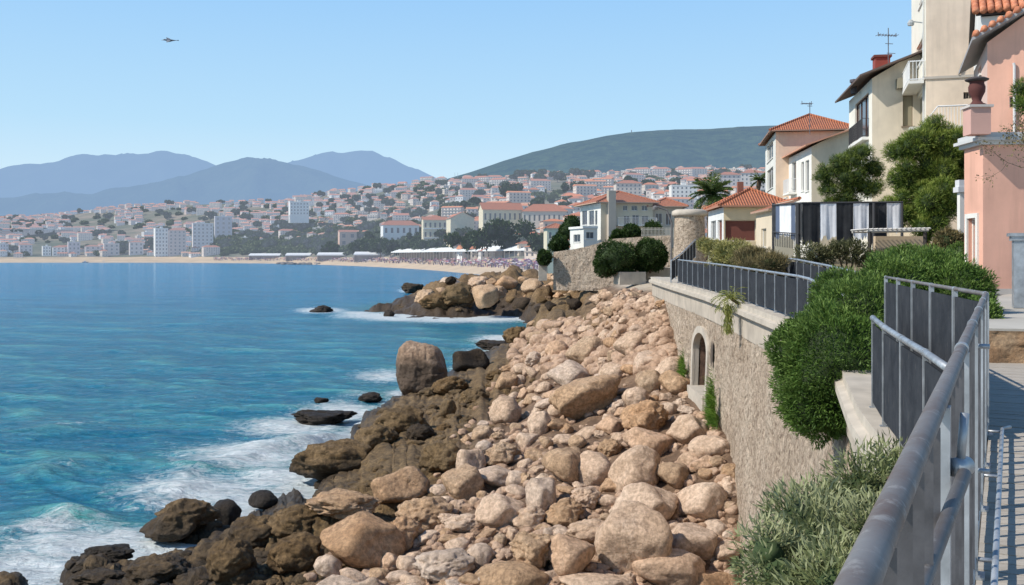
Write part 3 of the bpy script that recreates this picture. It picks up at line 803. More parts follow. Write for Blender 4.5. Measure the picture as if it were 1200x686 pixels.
for k in range(len(pi_)-1):
    q = [pi_[k], pi_[k+1], po_[k+1], po_[k]]
    mb.face([(wX(*a)-.11, *a) for a in q])
    mb.face([(wX(*pi_[k])-.11, *pi_[k]), (wX(*pi_[k+1])-.11, *pi_[k+1]), (wX(*pi_[k+1])+.2, *pi_[k+1]), (wX(*pi_[k])+.2, *pi_[k])])
    mb.face([(wX(*po_[k])-.11, *po_[k]), (wX(*po_[k+1])-.11, *po_[k+1]), (wX(*po_[k+1])+.1, *po_[k+1]), (wX(*po_[k])+.1, *po_[k])])
mb.build('arch_surround', M_conc2, sw)
mb = MB()
for k in range(len(pi_)-1):
    mb.face([(wX(*pi_[k])+.15, *pi_[k]), (wX(*pi_[k+1])+.15, *pi_[k+1]), (wX(*pi_[k+1])+1.6, *pi_[k+1]), (wX(*pi_[k])+1.6, *pi_[k])])
mb.face([(wX(*a)+1.58, *a) for a in pi_])
mb.build('recess', M_brick, sw)
mb = MB(); mb.box(6.9, 8.6, y0-.1, y1+.1, 3.0, 4.92); mb.build('sill', M_conc2, sw)
mb = MB()                                                                   # small oval vent right of the arch: flat face, inner shade painted dark
ov = [(34.6+.26*math.cos(a), 6.55+.46*math.sin(a)) for a in [2*math.pi*k/16 for k in range(16)]]
mb.face([(wX(*a)-.10, *a) for a in ov]); mb.build('vent', M_darkhole, sw)

# ------------------------------------------------------------------ ground on the land side
M_garden = paint('garden_soil', (.20,.16,.09), .95, .4, .6, .6, 6, .1)
M_path = paint('path_paving', (.46,.42,.36), .9, .12, .5, .3, 30, .01, stain=.15)
def sheet(name, pts, mt, lab=None, th=0):
    mb = MB(); mb.face(pts)
    if th:
        q = [(p[0], p[1], p[2]-th) for p in pts]
        for i in range(len(pts)):
            j = (i+1) % len(pts); mb.face([pts[i], pts[j], q[j], q[i]])
    o = mb.build(name, mt); return tag(o, lab, kind='structure')
# path on top of the wall
mb = MB(); ys = list(np.arange(9, 60, 1.0))
for a, b in zip(ys[:-1], ys[1:]):
    mb.face([(float(lineX(TOPL, min(y,54)))+.40, y, float(kerbZ(min(y,54)))-.12) if s == 0 else (float(lineX(TOPL, min(y,54)))+3.4, y, float(kerbZ(min(y,54)))-.12) for y, s in ((a,0),(a,1),(b,1),(b,0))])
tag(mb.build('path', M_path), kind='structure')
# garden slope up to the houses
def garden():
    Xs = np.linspace(5.5, 90, 130); Ys = np.linspace(13.6, 160, 180)
    X, Y = np.meshgrid(Xs, Ys); X = X.ravel(); Y = Y.ravel()
    edge_ = lineX(TOPL, np.clip(Y,1,54))+2.6+np.clip(Y-54,0,100)*.16
    d = X-edge_
    zb = np.where(Y < 54, kerbZ(np.clip(Y,1,54)), 8.85)-.2
    z = zb+np.clip(d,0,2.2)*.25+np.clip(d-2,0,40)*.02+sst(0,60,Y-20)*.6*sst(0,4,d)
    z = np.where((Y < 27)&(X > 10.5), np.minimum(z, 8.9), z)
    z += .12*fbm(np.stack([X*.5,Y*.5,X*0],-1),4,2)*sst(.2,1.2,d)
    z = np.where(d < 0, zb-.6, z)
    Fg = grid_faces(180,130); o = link('garden_ground', np_mesh('garden_ground', np.stack([X,Y,z],-1), Fg[(d[Fg].min(1) > -2.0)], M_garden)); tag(o, kind='structure')
garden()
# terrace in front of the pink house with its rough rock bank
sheet('terrace', [(6.15,13.2,9.03),(30,6.8,9.03),(34,30,9.05),(9.7,26.5,9.05),(7.6,19,9.03)], M_path, th=.14)
def bank():
    a = np.array([6.0,13.12]); b = np.array([12.0,11.5]); n, m = 90, 24
    s = np.linspace(0,1,n); h = np.linspace(0,1,m); Sx, H = np.meshgrid(s, h); Sx = Sx.ravel(); H = H.ravel()
    X = a[0]+(b[0]-a[0])*Sx; Y = a[1]+(b[1]-a[1])*Sx; Z = 8.55+H*.46
    r = .10*ridged(np.stack([X*2,Y*2,Z*3],-1),4,4)+.12*(1-H)
    Y = Y-r
    return np_mesh('rock_bank', np.stack([X,Y,Z],-1), grid_faces(m,n), rock_mat('bank_rock', (.36,.22,.12), (.20,.12,.07), (.45,.32,.20), objvar=0, scale=2))
tag(link('rock_bank', bank()), 'low rough orange brown rock bank between the boardwalk and the terrace', 'rock bank')

# ------------------------------------------------------------------ boardwalk
def wood(name, col):
    t = NT(name); v = t.coord('World'); oi = t.n('ShaderNodeAttribute', attribute_name='tint')
    g = t.noise(t.coord('Object', (3,30,30)), 2, 6, .7); g2 = t.noise(v, 1.1, 4)
    c = t.ramp(g, [(.3, tuple(x*.6 for x in col)), (.6, col), (.8, tuple(x*1.25 for x in col))])
    c = t.mix(t.ramp(oi.outputs['Fac'], [(0, .35), (1, 0)]), c, tuple(x*.55 for x in col))
    c = t.mix(t.ramp(g2, [(.45, 0), (.7, .3)]), c, (.42,.36,.29))
    t.set(Base_Color=c, Roughness=.85, Normal=t.bump(g, .4, .01)); return t.m
M_wood = wood('weathered_deck_wood', (.48,.42,.35))
DL = [(-1.6,-2.0),(0.30,.895),(3.71,7.7),(5.15,13.35)]      # left edge of the deck = foot of the near railing
def deck():
    bw = thing('boardwalk', 'weathered grey plank boardwalk behind the railing at the right edge', 'boardwalk', (3,5,8.6))
    th = math.atan2(.5, 1.0); d = Vector((math.sin(th), math.cos(th))); n = Vector((math.cos(th), -math.sin(th)))
    V = []; Fc = []; T = []; M = []; k = 0; s = -3.0; rg = random.Random(4)
    V_ = []
    while s < 14.6:
        w = .138; g = .010; o = Vector((0.05,0))+d*s
        t_ = rg.random(); dz = rg.uniform(-.003,.003)
        # clip left end to railing line, far end at the bank
        x0, x1 = -.15, 4.6
        ya = (o+n*x0).y
        if s > 8.5: x0 = -.15-(s-8.5)*.22
        b = len(V_)
        for (sx, ss, zz) in ((x0,0,0),(x1,0,0),(x1,w,0),(x0,w,0),(x0,0,-.03),(x1,0,-.03),(x1,w,-.03),(x0,w,-.03)):
            q = o+n*sx+d*ss; V_.append((q.x-3, q.y-5, zz+dz)); T.append(t_)
        for q in ((0,1,2,3),(4,7,6,5),(0,4,5,1),(3,2,6,7),(0,3,7,4)): Fc.append([b+i for i in q])
        s += w+g
    link('planks', np_mesh('planks', V_, np.array(Fc), M_wood, False, attrs={'tint': T}), bw)
    mb = MB()
    for off_ in (-.2, 1.6, 3.4):
        p0 = Vector((0.05,0))+d*-3+n*off_; p1 = Vector((0.05,0))+d*14+n*off_
        for a in (0,): mb.tube([(p0.x-3,p0.y-5,-.13),(p1.x-3,p1.y-5,-.13)], .08, 4)
    mb.build('joists', M_wood, bw)
deck()
# earth and stone under the boardwalk
mb = MB(); mb.face([(1.9,-3,7.7),(14,-3,7.7),(14,12.6,8.3),(5.5,13.3,8.3),(4.3,11,7.9),(3.4,7,7.8),(2.6,3,7.7)])
tag(mb.build('ground', M_garden), kind='structure')
# earth bank in front of the wall that carries the grey shrub
def earth_bank():
    Xs = np.linspace(0,1,30); Ys = np.linspace(3.0,11.2,50); A, Y = np.meshgrid(Xs, Ys); A = A.ravel(); Y = Y.ravel()
    X = lineX(BASL, Y)+.35-A*2.6
    e = np.minimum(1, np.minimum((Y-3.0)/1.6, (11.2-Y)/2.4))
    z = 7.1*e*(1-A)**.8-.3+.2*fbm(np.stack([X,Y,X*0],-1),3)
    return np_mesh('earth_bank', np.stack([X,Y,z],-1), grid_faces(50,30), M_garden)
tag(link('earth_bank', earth_bank()), kind='structure')

# ------------------------------------------------------------------ railings
M_galv = paint('galvanised_rail', (.42,.44,.46), .42, .22, 6, .25, 60, .004, metal=.55, stain=.3)
M_rusty = NT('worn_rail'); t = M_rusty; v = t.coord('Object'); a_ = t.noise(v, 5, 7, .7); b_ = t.noise(v, 26, 5, .7)
c = t.ramp(a_, [(.35, (.19,.185,.185)), (.52, (.16,.145,.14)), (.70, (.125,.09,.075))])
c = t.mix(t.ramp(b_, [(.56, 0), (.66, .6)]), c, (.30,.29,.28)); t.set(Base_Color=c, Roughness=.55, Metallic=.1, Specular_IOR_Level=.3, Normal=t.bump(b_, .35, .003)); M_rusty = t.m
M_panel = NT('slat_panel'); t = M_panel; v = t.coord('Object'); a_ = t.noise(v, 3, 6, .7); b_ = t.noise(t.coord('Object', (1,1,.15)), 30, 4, .7)
c = t.ramp(a_, [(.35, (.022,.026,.034)), (.65, (.045,.050,.060))]); c = t.mix(t.ramp(b_, [(.58, 0), (.74, .45)]), c, (.13,.125,.12))
t.set(Base_Color=c, Roughness=.65, Specular_IOR_Level=.2, Normal=t.bump(b_, .2, .004)); M_panel = t.m
M_bar = paint('dark_bars', (.16,.15,.15), .55, .3, 8, .2, 60, .003, metal=.2, stain=.4)
def poly_pts(line, step):
    """line: list of Vector; returns posts every ~step along it, with tangent"""
    L = [0]
    for a, b in zip(line[:-1], line[1:]): L.append(L[-1]+(b-a).length)
    n = max(1, round(L[-1]/step)); out = []
    for i in range(n+1):
        s = L[-1]*i/n; k = max(j for j in range(len(L)) if L[j] <= s+1e-6); k = min(k, len(line)-2)
        f = (s-L[k])/(L[k+1]-L[k]); out.append(line[k].lerp(line[k+1], f))
    return out
def railing(name, label, line, h=1.0, step=1.25, rail_r=.032, post=.05, mrail=None, group=None, inset=.0, panel_gap=.04, ribs=.045, ext=True, top=None, corners=True, pmat=None, postmat=None, bars_to=0, seg=12):
    line = [Vector(p) for p in line]; org = line[0].copy()
    r = thing(name, label, 'railing', org, 0, group)
    mrail = mrail or M_galv; postmat = postmat or M_galv
    P = []
    if corners:
        for a, b in zip(line[:-1], line[1:]):
            q = poly_pts([a, b], step); P += q if not P else q[1:]
    else: P = poly_pts(line, step)
    P = [p-org for p in P]
    mb = MB(); mb.tube([p+Vector((0,0,h)) for p in P], rail_r, seg); o = mb.build('top_rail', mrail, r, True)
    for i, p in enumerate(P):
        d = (P[min(i+1,len(P)-1)]-P[max(i-1,0)]); d.z = 0; d.normalize(); n = Vector((-d.y, d.x, 0))
        mb = MB(); w = post/2
        for z0, z1, k in ((0, h-.01, 1), ):
            c = [p+d*a*w+n*b*w for a, b in ((-1,-1),(1,-1),(1,1),(-1,1))]
            lo = [(q.x,q.y,q.z+z0-.02) for q in c]; hi = [(q.x,q.y,q.z+z1) for q in c]
            mb.face(hi); [mb.face([lo[j], lo[(j+1)%4], hi[(j+1)%4], hi[j]]) for j in range(4)]
        # foot plate and clamp under the rail
        c = [p+d*a*w*2.2+n*b*w*2.2 for a, b in ((-1,-1),(1,-1),(1,1),(-1,1))]
        lo = [(q.x,q.y,q.z) for q in c]; hi = [(q.x,q.y,q.z+.012) for q in c]
        mb.face(hi); [mb.face([lo[j], lo[(j+1)%4], hi[(j+1)%4], hi[j]]) for j in range(4)]
        if not (bars_to and (p+org).y < 3.0): mb.tube([p+d*-.03+Vector((0,0,h)), p+d*.03+Vector((0,0,h))], rail_r*1.16, seg)
        mb.build('post', postmat, r)
    for a, b in zip(P[:-1], P[1:]):
        if bars_to and (b+org).y < bars_to:
            m_ = int((b-a).length/.2); w = .011
            for j in range(1, m_):
                q = a.lerp(b, j/m_); k = MB(); k.box(q.x-w,q.x+w,q.y-w,q.y+w,q.z+.085,q.z+h-.02); k.build('baluster', M_bar, r)
            k = MB(); k.tube([a+Vector((0,0,.08)), b+Vector((0,0,.08))], .018, 8); k.build('bottom_rail', postmat, r)
            continue
        d = b-a; L = math.hypot(d.x, d.y); u = d/L; n = Vector((-u.y, u.x, 0)).normalized()
        s0, s1 = post/2+.006, L-post/2-.006; k = max(2, int((s1-s0)/ribs)); V = []; Fc = []
        for j in range(k*4+1):
            s = s0+(s1-s0)*j/(k*4); ph = j % 4; off_ = .010 if ph in (1,2) else -.010
            q = a+u*s+n*off_
            V += [(q.x,q.y,q.z+.07), (q.x,q.y,q.z+h-.07)]
            if j: Fc.append([2*j-2, 2*j, 2*j+1, 2*j-1])
        link('panel', np_mesh('panel', V, np.array(Fc), pmat or M_panel, False), r)
    return r, P
YL = [43.7, 40, 36, 32, 28, 25, 22, 19, 16.6]
railing('railing', 'long grey metal railing with dark panels along the top of the stone sea wall', [(float(lineX(TOPL,y))+.12, y, float(kerbZ(y))) for y in YL], h=1.02, step=1.25, corners=False)
railing('railing', 'short lower railing on the curved concrete kerb right of the big round bush', [(4.52,12.3,8.1),(4.12,10.8,8.07),(3.62,8.6,8.03),(3.3,7.4,8.02)], h=1.12, step=1.25, post=.042, rail_r=.033, corners=False)
RA, PA = railing('railing', 'worn nearest railing with a thick tube handrail running beside the boardwalk', [(-1.13,-2.0,8.6),(0.315,.895,8.6),(3.71,7.7,8.6),(5.25,13.8,8.6)], h=1.1, step=1.3, post=.045, rail_r=.0185, mrail=M_rusty, bars_to=8.5, seg=28)
# second tube below the handrail, ending in a bracket at the first far post
mb = MB(); o0 = Vector((-1.15,-2.0,8.6))
pA = Vector((-.14,.36,9.175))-o0; pB = Vector((.90,2.0,9.555))-o0
mb.tube([pA, pB], .014, 20); mb.build('lower_tube', M_rusty, RA, True)
mb = MB(); pc = Vector((.905,2.03,9.565))-o0; mb.tube([pc+Vector((-.02,-.01,0)), pc+Vector((.02,.01,0))], .019, 20); mb.tube([pc, pc+Vector((.01,0,.11))], .009, 12); mb.build('bracket', M_galv, RA, True)
mb = MB()
fr = [Vector((x,y,8.68))-o0 for x, y in ((.42,1.0),(3.72,7.5),(3.82,7.58))]; mb.tube(fr, .014, 14)
for s in (0,.25,.5,.75,.98):
    q = fr[0].lerp(fr[1], s); mb.tube([q+Vector((0,0,-.08)), q], .012, 6); mb.tube([q, q+Vector((-.10,.05,0))], .010, 6)
mb.build('foot_rail', M_galv, RA, True)
for z in (1.0, .45):
    mb = MB(); q = Vector((2.05,4.35,8.6+z))-o0; mb.tube([q+Vector((-.02,.01,0)), q+Vector((.035,-.02,0))], .011, 12); mb.build('bolt', M_galv, RA, True)
railing('railing', 'grey panelled railing on the inland side of the wall top path', [(8.85,33,8.92),(8.7,30,8.86),(8.35,26,8.72),(7.75,22,8.6)], h=1.02, step=1.05, corners=False)
railing('railing', 'short railing climbing steeply at the far end of the wall top path', [(7.15,44.2,8.82),(8.1,47,9.15),(9.7,52,9.9)], h=.95, step=1.2, corners=False)

# grey post with cap and dark panel at the right edge of the picture
gp = thing('gate_post', 'grey capped post with a dark panel standing on the terrace at the right edge', 'post', (9.45,18.2,9.04), -.3)
mb = MB(); mb.box(-.16,.02,-.1,.1,0,1.32); mb.build('post', M_galv, gp)
mb = MB(); mb.box(.03,1.2,-.05,.05,.12,1.2); mb.build('panel', M_panel, gp)
mb = MB(); mb.box(-.24,1.25,-.16,.16,1.32,1.38); mb.box(-.20,1.2,-.13,.13,1.24,1.32); mb.build('cap', M_galv, gp)

# ------------------------------------------------------------------ plants
def leaves(name, C, D, L, Wd, mat, tint, parent=None, curl=.25):
    """one small blade per row of C; D direction"""
    n = len(C); D = D/np.maximum(np.linalg.norm(D, axis=1, keepdims=True), 1e-6)
    Rr = RNG.normal(size=(n,3)); Sd = np.cross(D, Rr); Sd /= np.maximum(np.linalg.norm(Sd, axis=1, keepdims=True), 1e-6)
    U = np.cross(Sd, D)
    L = np.broadcast_to(L, n)[:,None]; Wd = np.broadcast_to(Wd, n)[:,None]
    v0 = C; v1 = C+D*L*.45+Sd*Wd*.5+U*L*curl*.3; v2 = C+D*L-U*L*curl*.3; v3 = C+D*L*.45-Sd*Wd*.5+U*L*curl*.3
    V = np.stack([v0,v1,v2,v3], 1).reshape(-1,3); Fc = np.arange(4*n).reshape(-1,4)
    me = np_mesh(name, V, Fc, mat, True, attrs={'tint': np.repeat(tint, 4)})
    return link(name, me, parent)
def blob_points(blobs, n, seed=0, shell=.35, gap=.0, gs=1.0):
    """points in the outer shell of ellipsoids (cx,cy,cz,rx,ry,rz), dropped inside other blobs"""
    rg = np.random.default_rng(seed); B = np.array(blobs, float)
    w = (B[:,3]*B[:,4]+B[:,4]*B[:,5]+B[:,3]*B[:,5]); w /= w.sum()
    k = rg.choice(len(B), n, p=w); D = rg.normal(size=(n,3)); D /= np.linalg.norm(D, axis=1, keepdims=True)
    r = 1-shell*rg.random(n)**1.5
    lump = 1+.16*vn(D*3+k[:,None]*5.1, 4)+.10*vn(D*8+k[:,None]*5.1, 7)
    C = B[k,:3]+D*B[k,3:]*(r*lump)[:,None]
    keep = np.ones(n, bool)
    for b in range(len(B)):
        q = ((C-B[b,:3])/B[b,3:]); inside = (q*q).sum(1) < .50
        keep &= ~(inside & (k != b))
    if gap: keep &= vn(C*gs, seed+3) > -1+gap
    return C[keep], D[keep], r[keep]
def core(blobs, s, mat, name, parent, sub=3):
    Vs, Fs, n0 = [], [], 0
    for i, b in enumerate(blobs):
        V, Fc = ico(sub); V = V*(1+.18*vn(V*2.5+i*3, 5))[:,None]*np.array(b[3:])*s+np.array(b[:3]); Vs.append(V); Fs.append(Fc+n0); n0 += len(V)
    return link(name, np_mesh(name, np.concatenate(Vs), np.concatenate(Fs), mat), parent)
M_core = paint('inner_shade_foliage', (.035,.058,.017), .95, .4, 3, 0)  # dark filler cores, shade inside the foliage painted into their colour
M_stem = paint('bark', (.15,.10,.065), .95, .3, 4, .7, 30, .02)
LM_bush = leaf_mat('bush_leaf', (.025,.060,.012), (.095,.175,.030), (.20,.29,.07))
LM_pine = leaf_mat('pine_needle', (.030,.065,.014), (.13,.21,.032), (.38,.44,.10))
LM_grey = leaf_mat('grey_leaf', (.085,.105,.035), (.21,.24,.10), (.40,.41,.23))
LM_yel = leaf_mat('yellow_leaf', (.13,.13,.04), (.30,.29,.09), (.52,.46,.20))
LM_dry = leaf_mat('dry_leaf', (.10,.085,.04), (.20,.17,.085), (.32,.24,.10))
LM_grass = leaf_mat('grass_blade', (.05,.12,.015), (.13,.25,.03), (.24,.36,.06))
LM_dark = leaf_mat('dark_leaf', (.012,.028,.008), (.035,.072,.016), (.075,.12,.03))
def bush(name, label, cat, blobs, n, L, Wd, mat, seed=0, shell=.35, gap=0, gs=1, cores=.86, stems=True, out=1.0, up=.35, group=None, base=None, hang=0):
    B = np.array(blobs); org = np.array([B[:,0].mean(), B[:,1].mean(), base if base is not None else (B[:,2]-B[:,5]).min()])
    t_ = thing(name, label, cat, tuple(org), 0, group)
    bl = [(b[0]-org[0], b[1]-org[1], b[2]-org[2], *b[3:]) for b in blobs]
    C, D, r = blob_points(bl, n, seed, shell, gap, gs); rg = np.random.default_rng(seed+1)
    dr = D*out+rg.normal(size=D.shape)*.55+np.array([0,0,up])-np.array([0,0,hang])
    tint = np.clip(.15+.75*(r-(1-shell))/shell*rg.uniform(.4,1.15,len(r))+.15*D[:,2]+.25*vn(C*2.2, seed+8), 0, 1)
    leaves('foliage', C, dr, L*rg.uniform(.6,1.25,len(C)), Wd*rg.uniform(.7,1.2,len(C)), mat, tint, t_)
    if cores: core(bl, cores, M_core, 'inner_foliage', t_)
    if stems:
        mb = MB()
        for b in bl[:6]:
            mb.tube([(0,0,0), (b[0]*.4,b[1]*.4,b[2]*.5), (b[0],b[1],b[2])], [.05,.035,.015], 6)
        mb.build('stem', M_stem, t_)
    return t_
def B3(px, py, Y, r, k=(1,1,1)):
    p = pt(px, py, Y); s = r*Y/F; return (p.x, p.y, p.z, s*k[0], s*k[1], s*k[2])
bush('bush', 'big dense green bush spilling over the sea wall between the two railings', 'bush',
     [B3(985,432,16,72,(1,1,1.05)), B3(960,470,16,46), B3(1010,385,16.6,62), B3(1050,350,17.2,52), B3(1095,335,17.6,42), B3(1125,345,16.8,38), B3(1150,378,15.4,22,(1,1,1.4)), B3(1065,318,19,30), B3(940,412,16.4,38), B3(985,350,18,34)],
     120000, .085, .020, LM_bush, 1, shell=.30, up=.35, gap=.12, gs=2.5, base=8.4, cores=.72)
bush('oleander_shrub', 'grey green long leaved shrub growing below the nearest railing at the bottom', 'shrub',
     [B3(960,640,6.6,72,(1,1,1)), B3(1010,575,7.4,48), B3(915,675,6.2,46), B3(1045,548,8.0,32), B3(960,595,7.2,34), B3(1030,640,6.2,60), B3(985,700,5.8,70), B3(935,610,6.8,40), B3(900,650,6.3,40)],
     15000, .085, .015, LM_grey, 2, shell=.75, gap=.55, gs=4.5, cores=.45, up=.35, base=6.8)
bush('flowering_shrub', 'pale yellow flowering shrub behind the wall railing', 'shrub', [B3(838,291,38,13,(1.2,1.2,.7)), B3(858,296,36,17,(1.4,1.2,.8)), B3(872,302,35,15,(1.4,1,.9)), B3(852,310,37,18,(1.4,1,1)), B3(826,286,41,8,(1.2,1,.8))], 12000, .13, .03, LM_yel, 3, shell=.6, gap=.35, gs=3, cores=.6, up=.7, base=8.8)
bush('dry_grass_shrub', 'tawny brown dry shrub right of the pale flowering one', 'shrub', [B3(884,303,32.5,15,(1.6,1.2,.8)), B3(905,308,30.5,12,(1.5,1.2,.8)), B3(892,318,31.5,17,(1.6,1,1))], 11000, .17, .018, LM_dry, 4, up=1.0, shell=.6, gap=.3, gs=3, cores=.6, base=8.7)
bush('hedge', 'dry grey green hedge below the striped cloth', 'hedge', [B3(948+i*11, 300+random.uniform(-9,4), 31, random.uniform(9,15), (1.1,1,1)) for i in range(9)], 12000, .11, .03, leaf_mat('hedge_leaf',(.05,.055,.025),(.12,.13,.06),(.22,.21,.10)), 5, shell=.95, gap=.5, gs=3, cores=0, up=.9, base=8.9)
bush('bush', 'brownish autumn tinted bush below the large pine', 'bush', [B3(1112,285,28,16), B3(1095,300,28,14), B3(1122,305,27,14)], 7000, .11, .03, LM_dry, 6, base=9)
bush('bush', 'low green bush just left of the pink house wall', 'bush', [B3(1128,300,26.5,15), B3(1105,312,25,16), B3(1085,308,26,16), B3(1140,322,24,10)], 8000, .10, .022, LM_bush, 61, base=9)
for i,(px,py,rx,rz,lab) in enumerate(((722,302,25,19,'dark round bush in the left concrete planter box'),(762,297,17,17,'dark round bush in the right concrete planter box'))):
    bush('bush', lab, 'bush', [B3(px,py,62,1,(rx,rx,rz)), B3(px-8,py+5,62,1,(rx*.7,rx*.6,rz*.7)), B3(px+9,py+4,62,1,(rx*.65,rx*.6,rz*.7)), B3(px-rx*.5,py+13,62,1,(rx*.5,rx*.6,rz*.5)), B3(px+rx*.4,py+12,62,1,(rx*.5,rx*.6,rz*.5))], 13000, .17, .06, LM_dark, 7+i, shell=.25, base=8.9)
for (x0,x1,yt,yb,Y,lab,rz) in ((726,758,317,332,61,'left concrete planter box standing askew',.15),(757,788,312,327,63,'right concrete planter box of the pair',.0)):
    a, b = pt(x0,yb,Y), pt(x1,yt,Y); w = b.x-a.x; h = b.z-a.z
    p_ = thing('planter', lab, 'planter', (a.x,Y,a.z-.1), rz, None)
    mb = MB(); mb.box(0,w,0,.09,0,h); mb.box(0,w,1.4,1.5,0,h); mb.box(0,.09,.09,1.4,0,h); mb.box(w-.09,w,.09,1.4,0,h); mb.build('box', M_conc2, p_, bevel=.02)
    mb = MB(); mb.box(.1,w-.1,.1,1.39,.05,h-.08); mb.build('soil', M_garden, p_)
# tree shrub + white pillar on the headland end
pl = thing('pillar', 'short white concrete pillar at the end of the stone retaining wall', 'pillar', pt(636,322,100), 0)
mb = MB(); mb.box(-.42,.42,-.4,.4,-.6,1.7); mb.build('shaft', M_conc2, pl)
mb = MB(); mb.box(-.5,.5,-.48,.48,1.7,1.82); mb.build('cap', M_conc2, pl)
bush('bush', 'small dark bush sitting on top of the white pillar', 'bush', [B3(638,302,99.5,1,(8,8,9))], 2500, .22, .08, LM_dark, 9, stems=False)
# wall plants
def tuft(name, label, cat, px, py, w, h, Y, n, mat, L, droop, seed, x_off=-.05, wd=.02):
    p = pt(px, py, Y); rg = np.random.default_rng(seed); p.x = float(lineX(TOPL, Y)*.5+lineX(BASL, Y)*.5)+x_off if cat == 'grass' else p.x
    t_ = thing(name, label, cat, p)
    C = rg.normal(size=(n,3))*np.array([.06, w*Y/F*.8, h*Y/F*.33]); C[:,0] = -np.abs(C[:,0])-.02; C[:,1] *= np.clip(.9-C[:,2]/(h*Y/F)*1.3, .15, 1.8)
    D = rg.normal(size=(n,3))*.5+np.array([-.8,0,-droop])
    leaves('blades', C, D, L*rg.uniform(.6,1.3,n), wd, mat, rg.random(n), t_)
    mb = MB(); mb.lathe([(0,-.12),(.08,-.1),(.12,0),(.05,.1),(0,.12)], n=8); mb.build('root', M_stem, t_)
tuft('grass_tuft', 'bright green grass tuft in the wall joint left of the arched opening', 'grass', 794, 436, 10, 26, 40, 700, LM_grass, .30, -.6, 1, x_off=-.12)
tuft('grass_tuft', 'long bright green grass tuft at the wall foot below the arched opening', 'grass', 833, 489, 14, 54, 33, 2000, LM_grass, .32, -.7, 2, x_off=-.16)
# drooping yucca on the coping
yc = thing('wall_plant', 'yellow green drooping palm like plant growing over the wall coping', 'plant', pt(862,350,29.3)+Vector((-.12,0,0)))
C, D, T_, Ls = [], [], [], []; rg = np.random.default_rng(5)
for k in range(34):
    a = rg.uniform(0, 6.28); el = rg.uniform(-.2, 1.0); p = np.zeros(3); d = np.array([math.cos(a)*math.cos(el)*.8-.3, math.sin(a)*math.cos(el), math.sin(el)]); d /= np.linalg.norm(d)
    for s in range(9):
        for sd in (-1, 1):
            C.append(p.copy()); D.append(d+np.cross(d, [0,0,1])*sd*.8); T_.append(rg.uniform(.3, 1)); Ls.append(.16)
        p = p+d*.075; d = d+np.array([0,0,-.2]); d /= np.linalg.norm(d)
for k in range(500):
    C.append(np.array([rg.normal()*.06-.1, rg.normal()*.12, -rg.uniform(.1,.95)])); D.append(np.array([rg.normal()*.3,rg.normal()*.3,-1])); T_.append(rg.uniform(.2,1)); Ls.append(.2)
leaves('fronds', np.array(C), np.array(D), np.array(Ls), .022, leaf_mat('wall_plant_leaf', (.10,.12,.03), (.24,.27,.06), (.42,.40,.13)), np.array(T_), yc)
mb = MB(); mb.tube([(.3,0,-.2),(0,0,-.02)], .05, 8); mb.build('stem', M_stem, yc)

# pines
def pine(name, label, trunk, clumps, n, L, seed, mat=None, cat='pine tree', rn=.12):
    t_ = thing(name, label, cat, trunk[0]); o_ = Vector(trunk[0]); rg = np.random.default_rng(seed)
    mb = MB(); m = len(trunk); mb.tube([Vector(p)-o_ for p in trunk], [rn*(1-.75*i/(m-1)) for i in range(m)], 10)
    mb.build('trunk', M_stem, t_, True)
    mb = MB()
    for b in clumps:
        c = Vector(b[:3])-o_; q = min((Vector(p)-o_ for p in trunk), key=lambda p: (p-c).length+max(0, p.z-c.z)*2)
        mb.tube([q, q.lerp(c, .5)+Vector((0,0,-.1)), c], [.05,.035,.015], 6)
    mb.build('branches', M_stem, t_, True)
    # sub-clumps
    sub = []
    for b in clumps:
        for k in range(7):
            d = rg.normal(size=3); d[2] = d[2]*.8+.25; d /= np.linalg.norm(d); f = rg.uniform(.45,.8); s = rg.uniform(.34,.55)
            sub.append((b[0]+d[0]*b[3]*f, b[1]+d[1]*b[4]*f, b[2]+d[2]*b[5]*f, b[3]*s, b[4]*s, b[5]*s))
        sub.append(tuple(b[:3])+tuple(x*.6 for x in b[3:]))
    sub = [(b[0]-o_.x, b[1]-o_.y, b[2]-o_.z, *b[3:]) for b in sub]
    C, D, r = blob_points(sub, n, seed, .5, .12, 3)
    dr = D+rg.normal(size=D.shape)*.45+np.array([0,0,.4])
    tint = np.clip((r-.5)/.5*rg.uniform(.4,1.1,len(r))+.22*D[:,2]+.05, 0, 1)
    leaves('needles', C, dr, L*rg.uniform(.6,1.3,len(C)), L*.11, mat or LM_pine, tint, t_, .1)
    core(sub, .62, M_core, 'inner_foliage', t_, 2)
    return t_
Yp = 36
pine('pine_tree', 'large bright green pine with rounded tufts in front of the tall cream houses', [pt(1085,300,Yp), pt(1088,262,Yp), pt(1082,220,Yp), pt(1090,165,Yp)],
     [B3(*a) for a in ((1090,158,Yp,25),(1117,165,Yp,24),(1066,178,Yp,22),(1100,195,Yp,30),(1058,205,Yp,20),(1080,222,Yp,27),(1052,243,Yp,17),(1118,215,Yp,24),(1105,245,Yp-1,28),(1072,252,Yp,24),(1092,268,Yp-1,22),(1122,190,Yp,18))],
     90000, .17, 21)
Yp = 46
pine('pine_tree', 'smaller darker pine behind the striped cloth', [pt(992,300,Yp), pt(994,260,Yp), pt(990,225,Yp), pt(996,185,Yp)],
     [B3(*a) for a in ((1005,185,Yp,16),(985,192,Yp,14),(1022,200,Yp,14),(966,205,Yp,13),(995,212,Yp,20),(1018,222,Yp,15),(970,222,Yp,13),(992,235,Yp,16),(975,238,Yp,10))],
     30000, .17, 22, leaf_mat('pine_needle_dark', (.028,.06,.012), (.11,.17,.03), (.29,.34,.08)))
Yp = 22
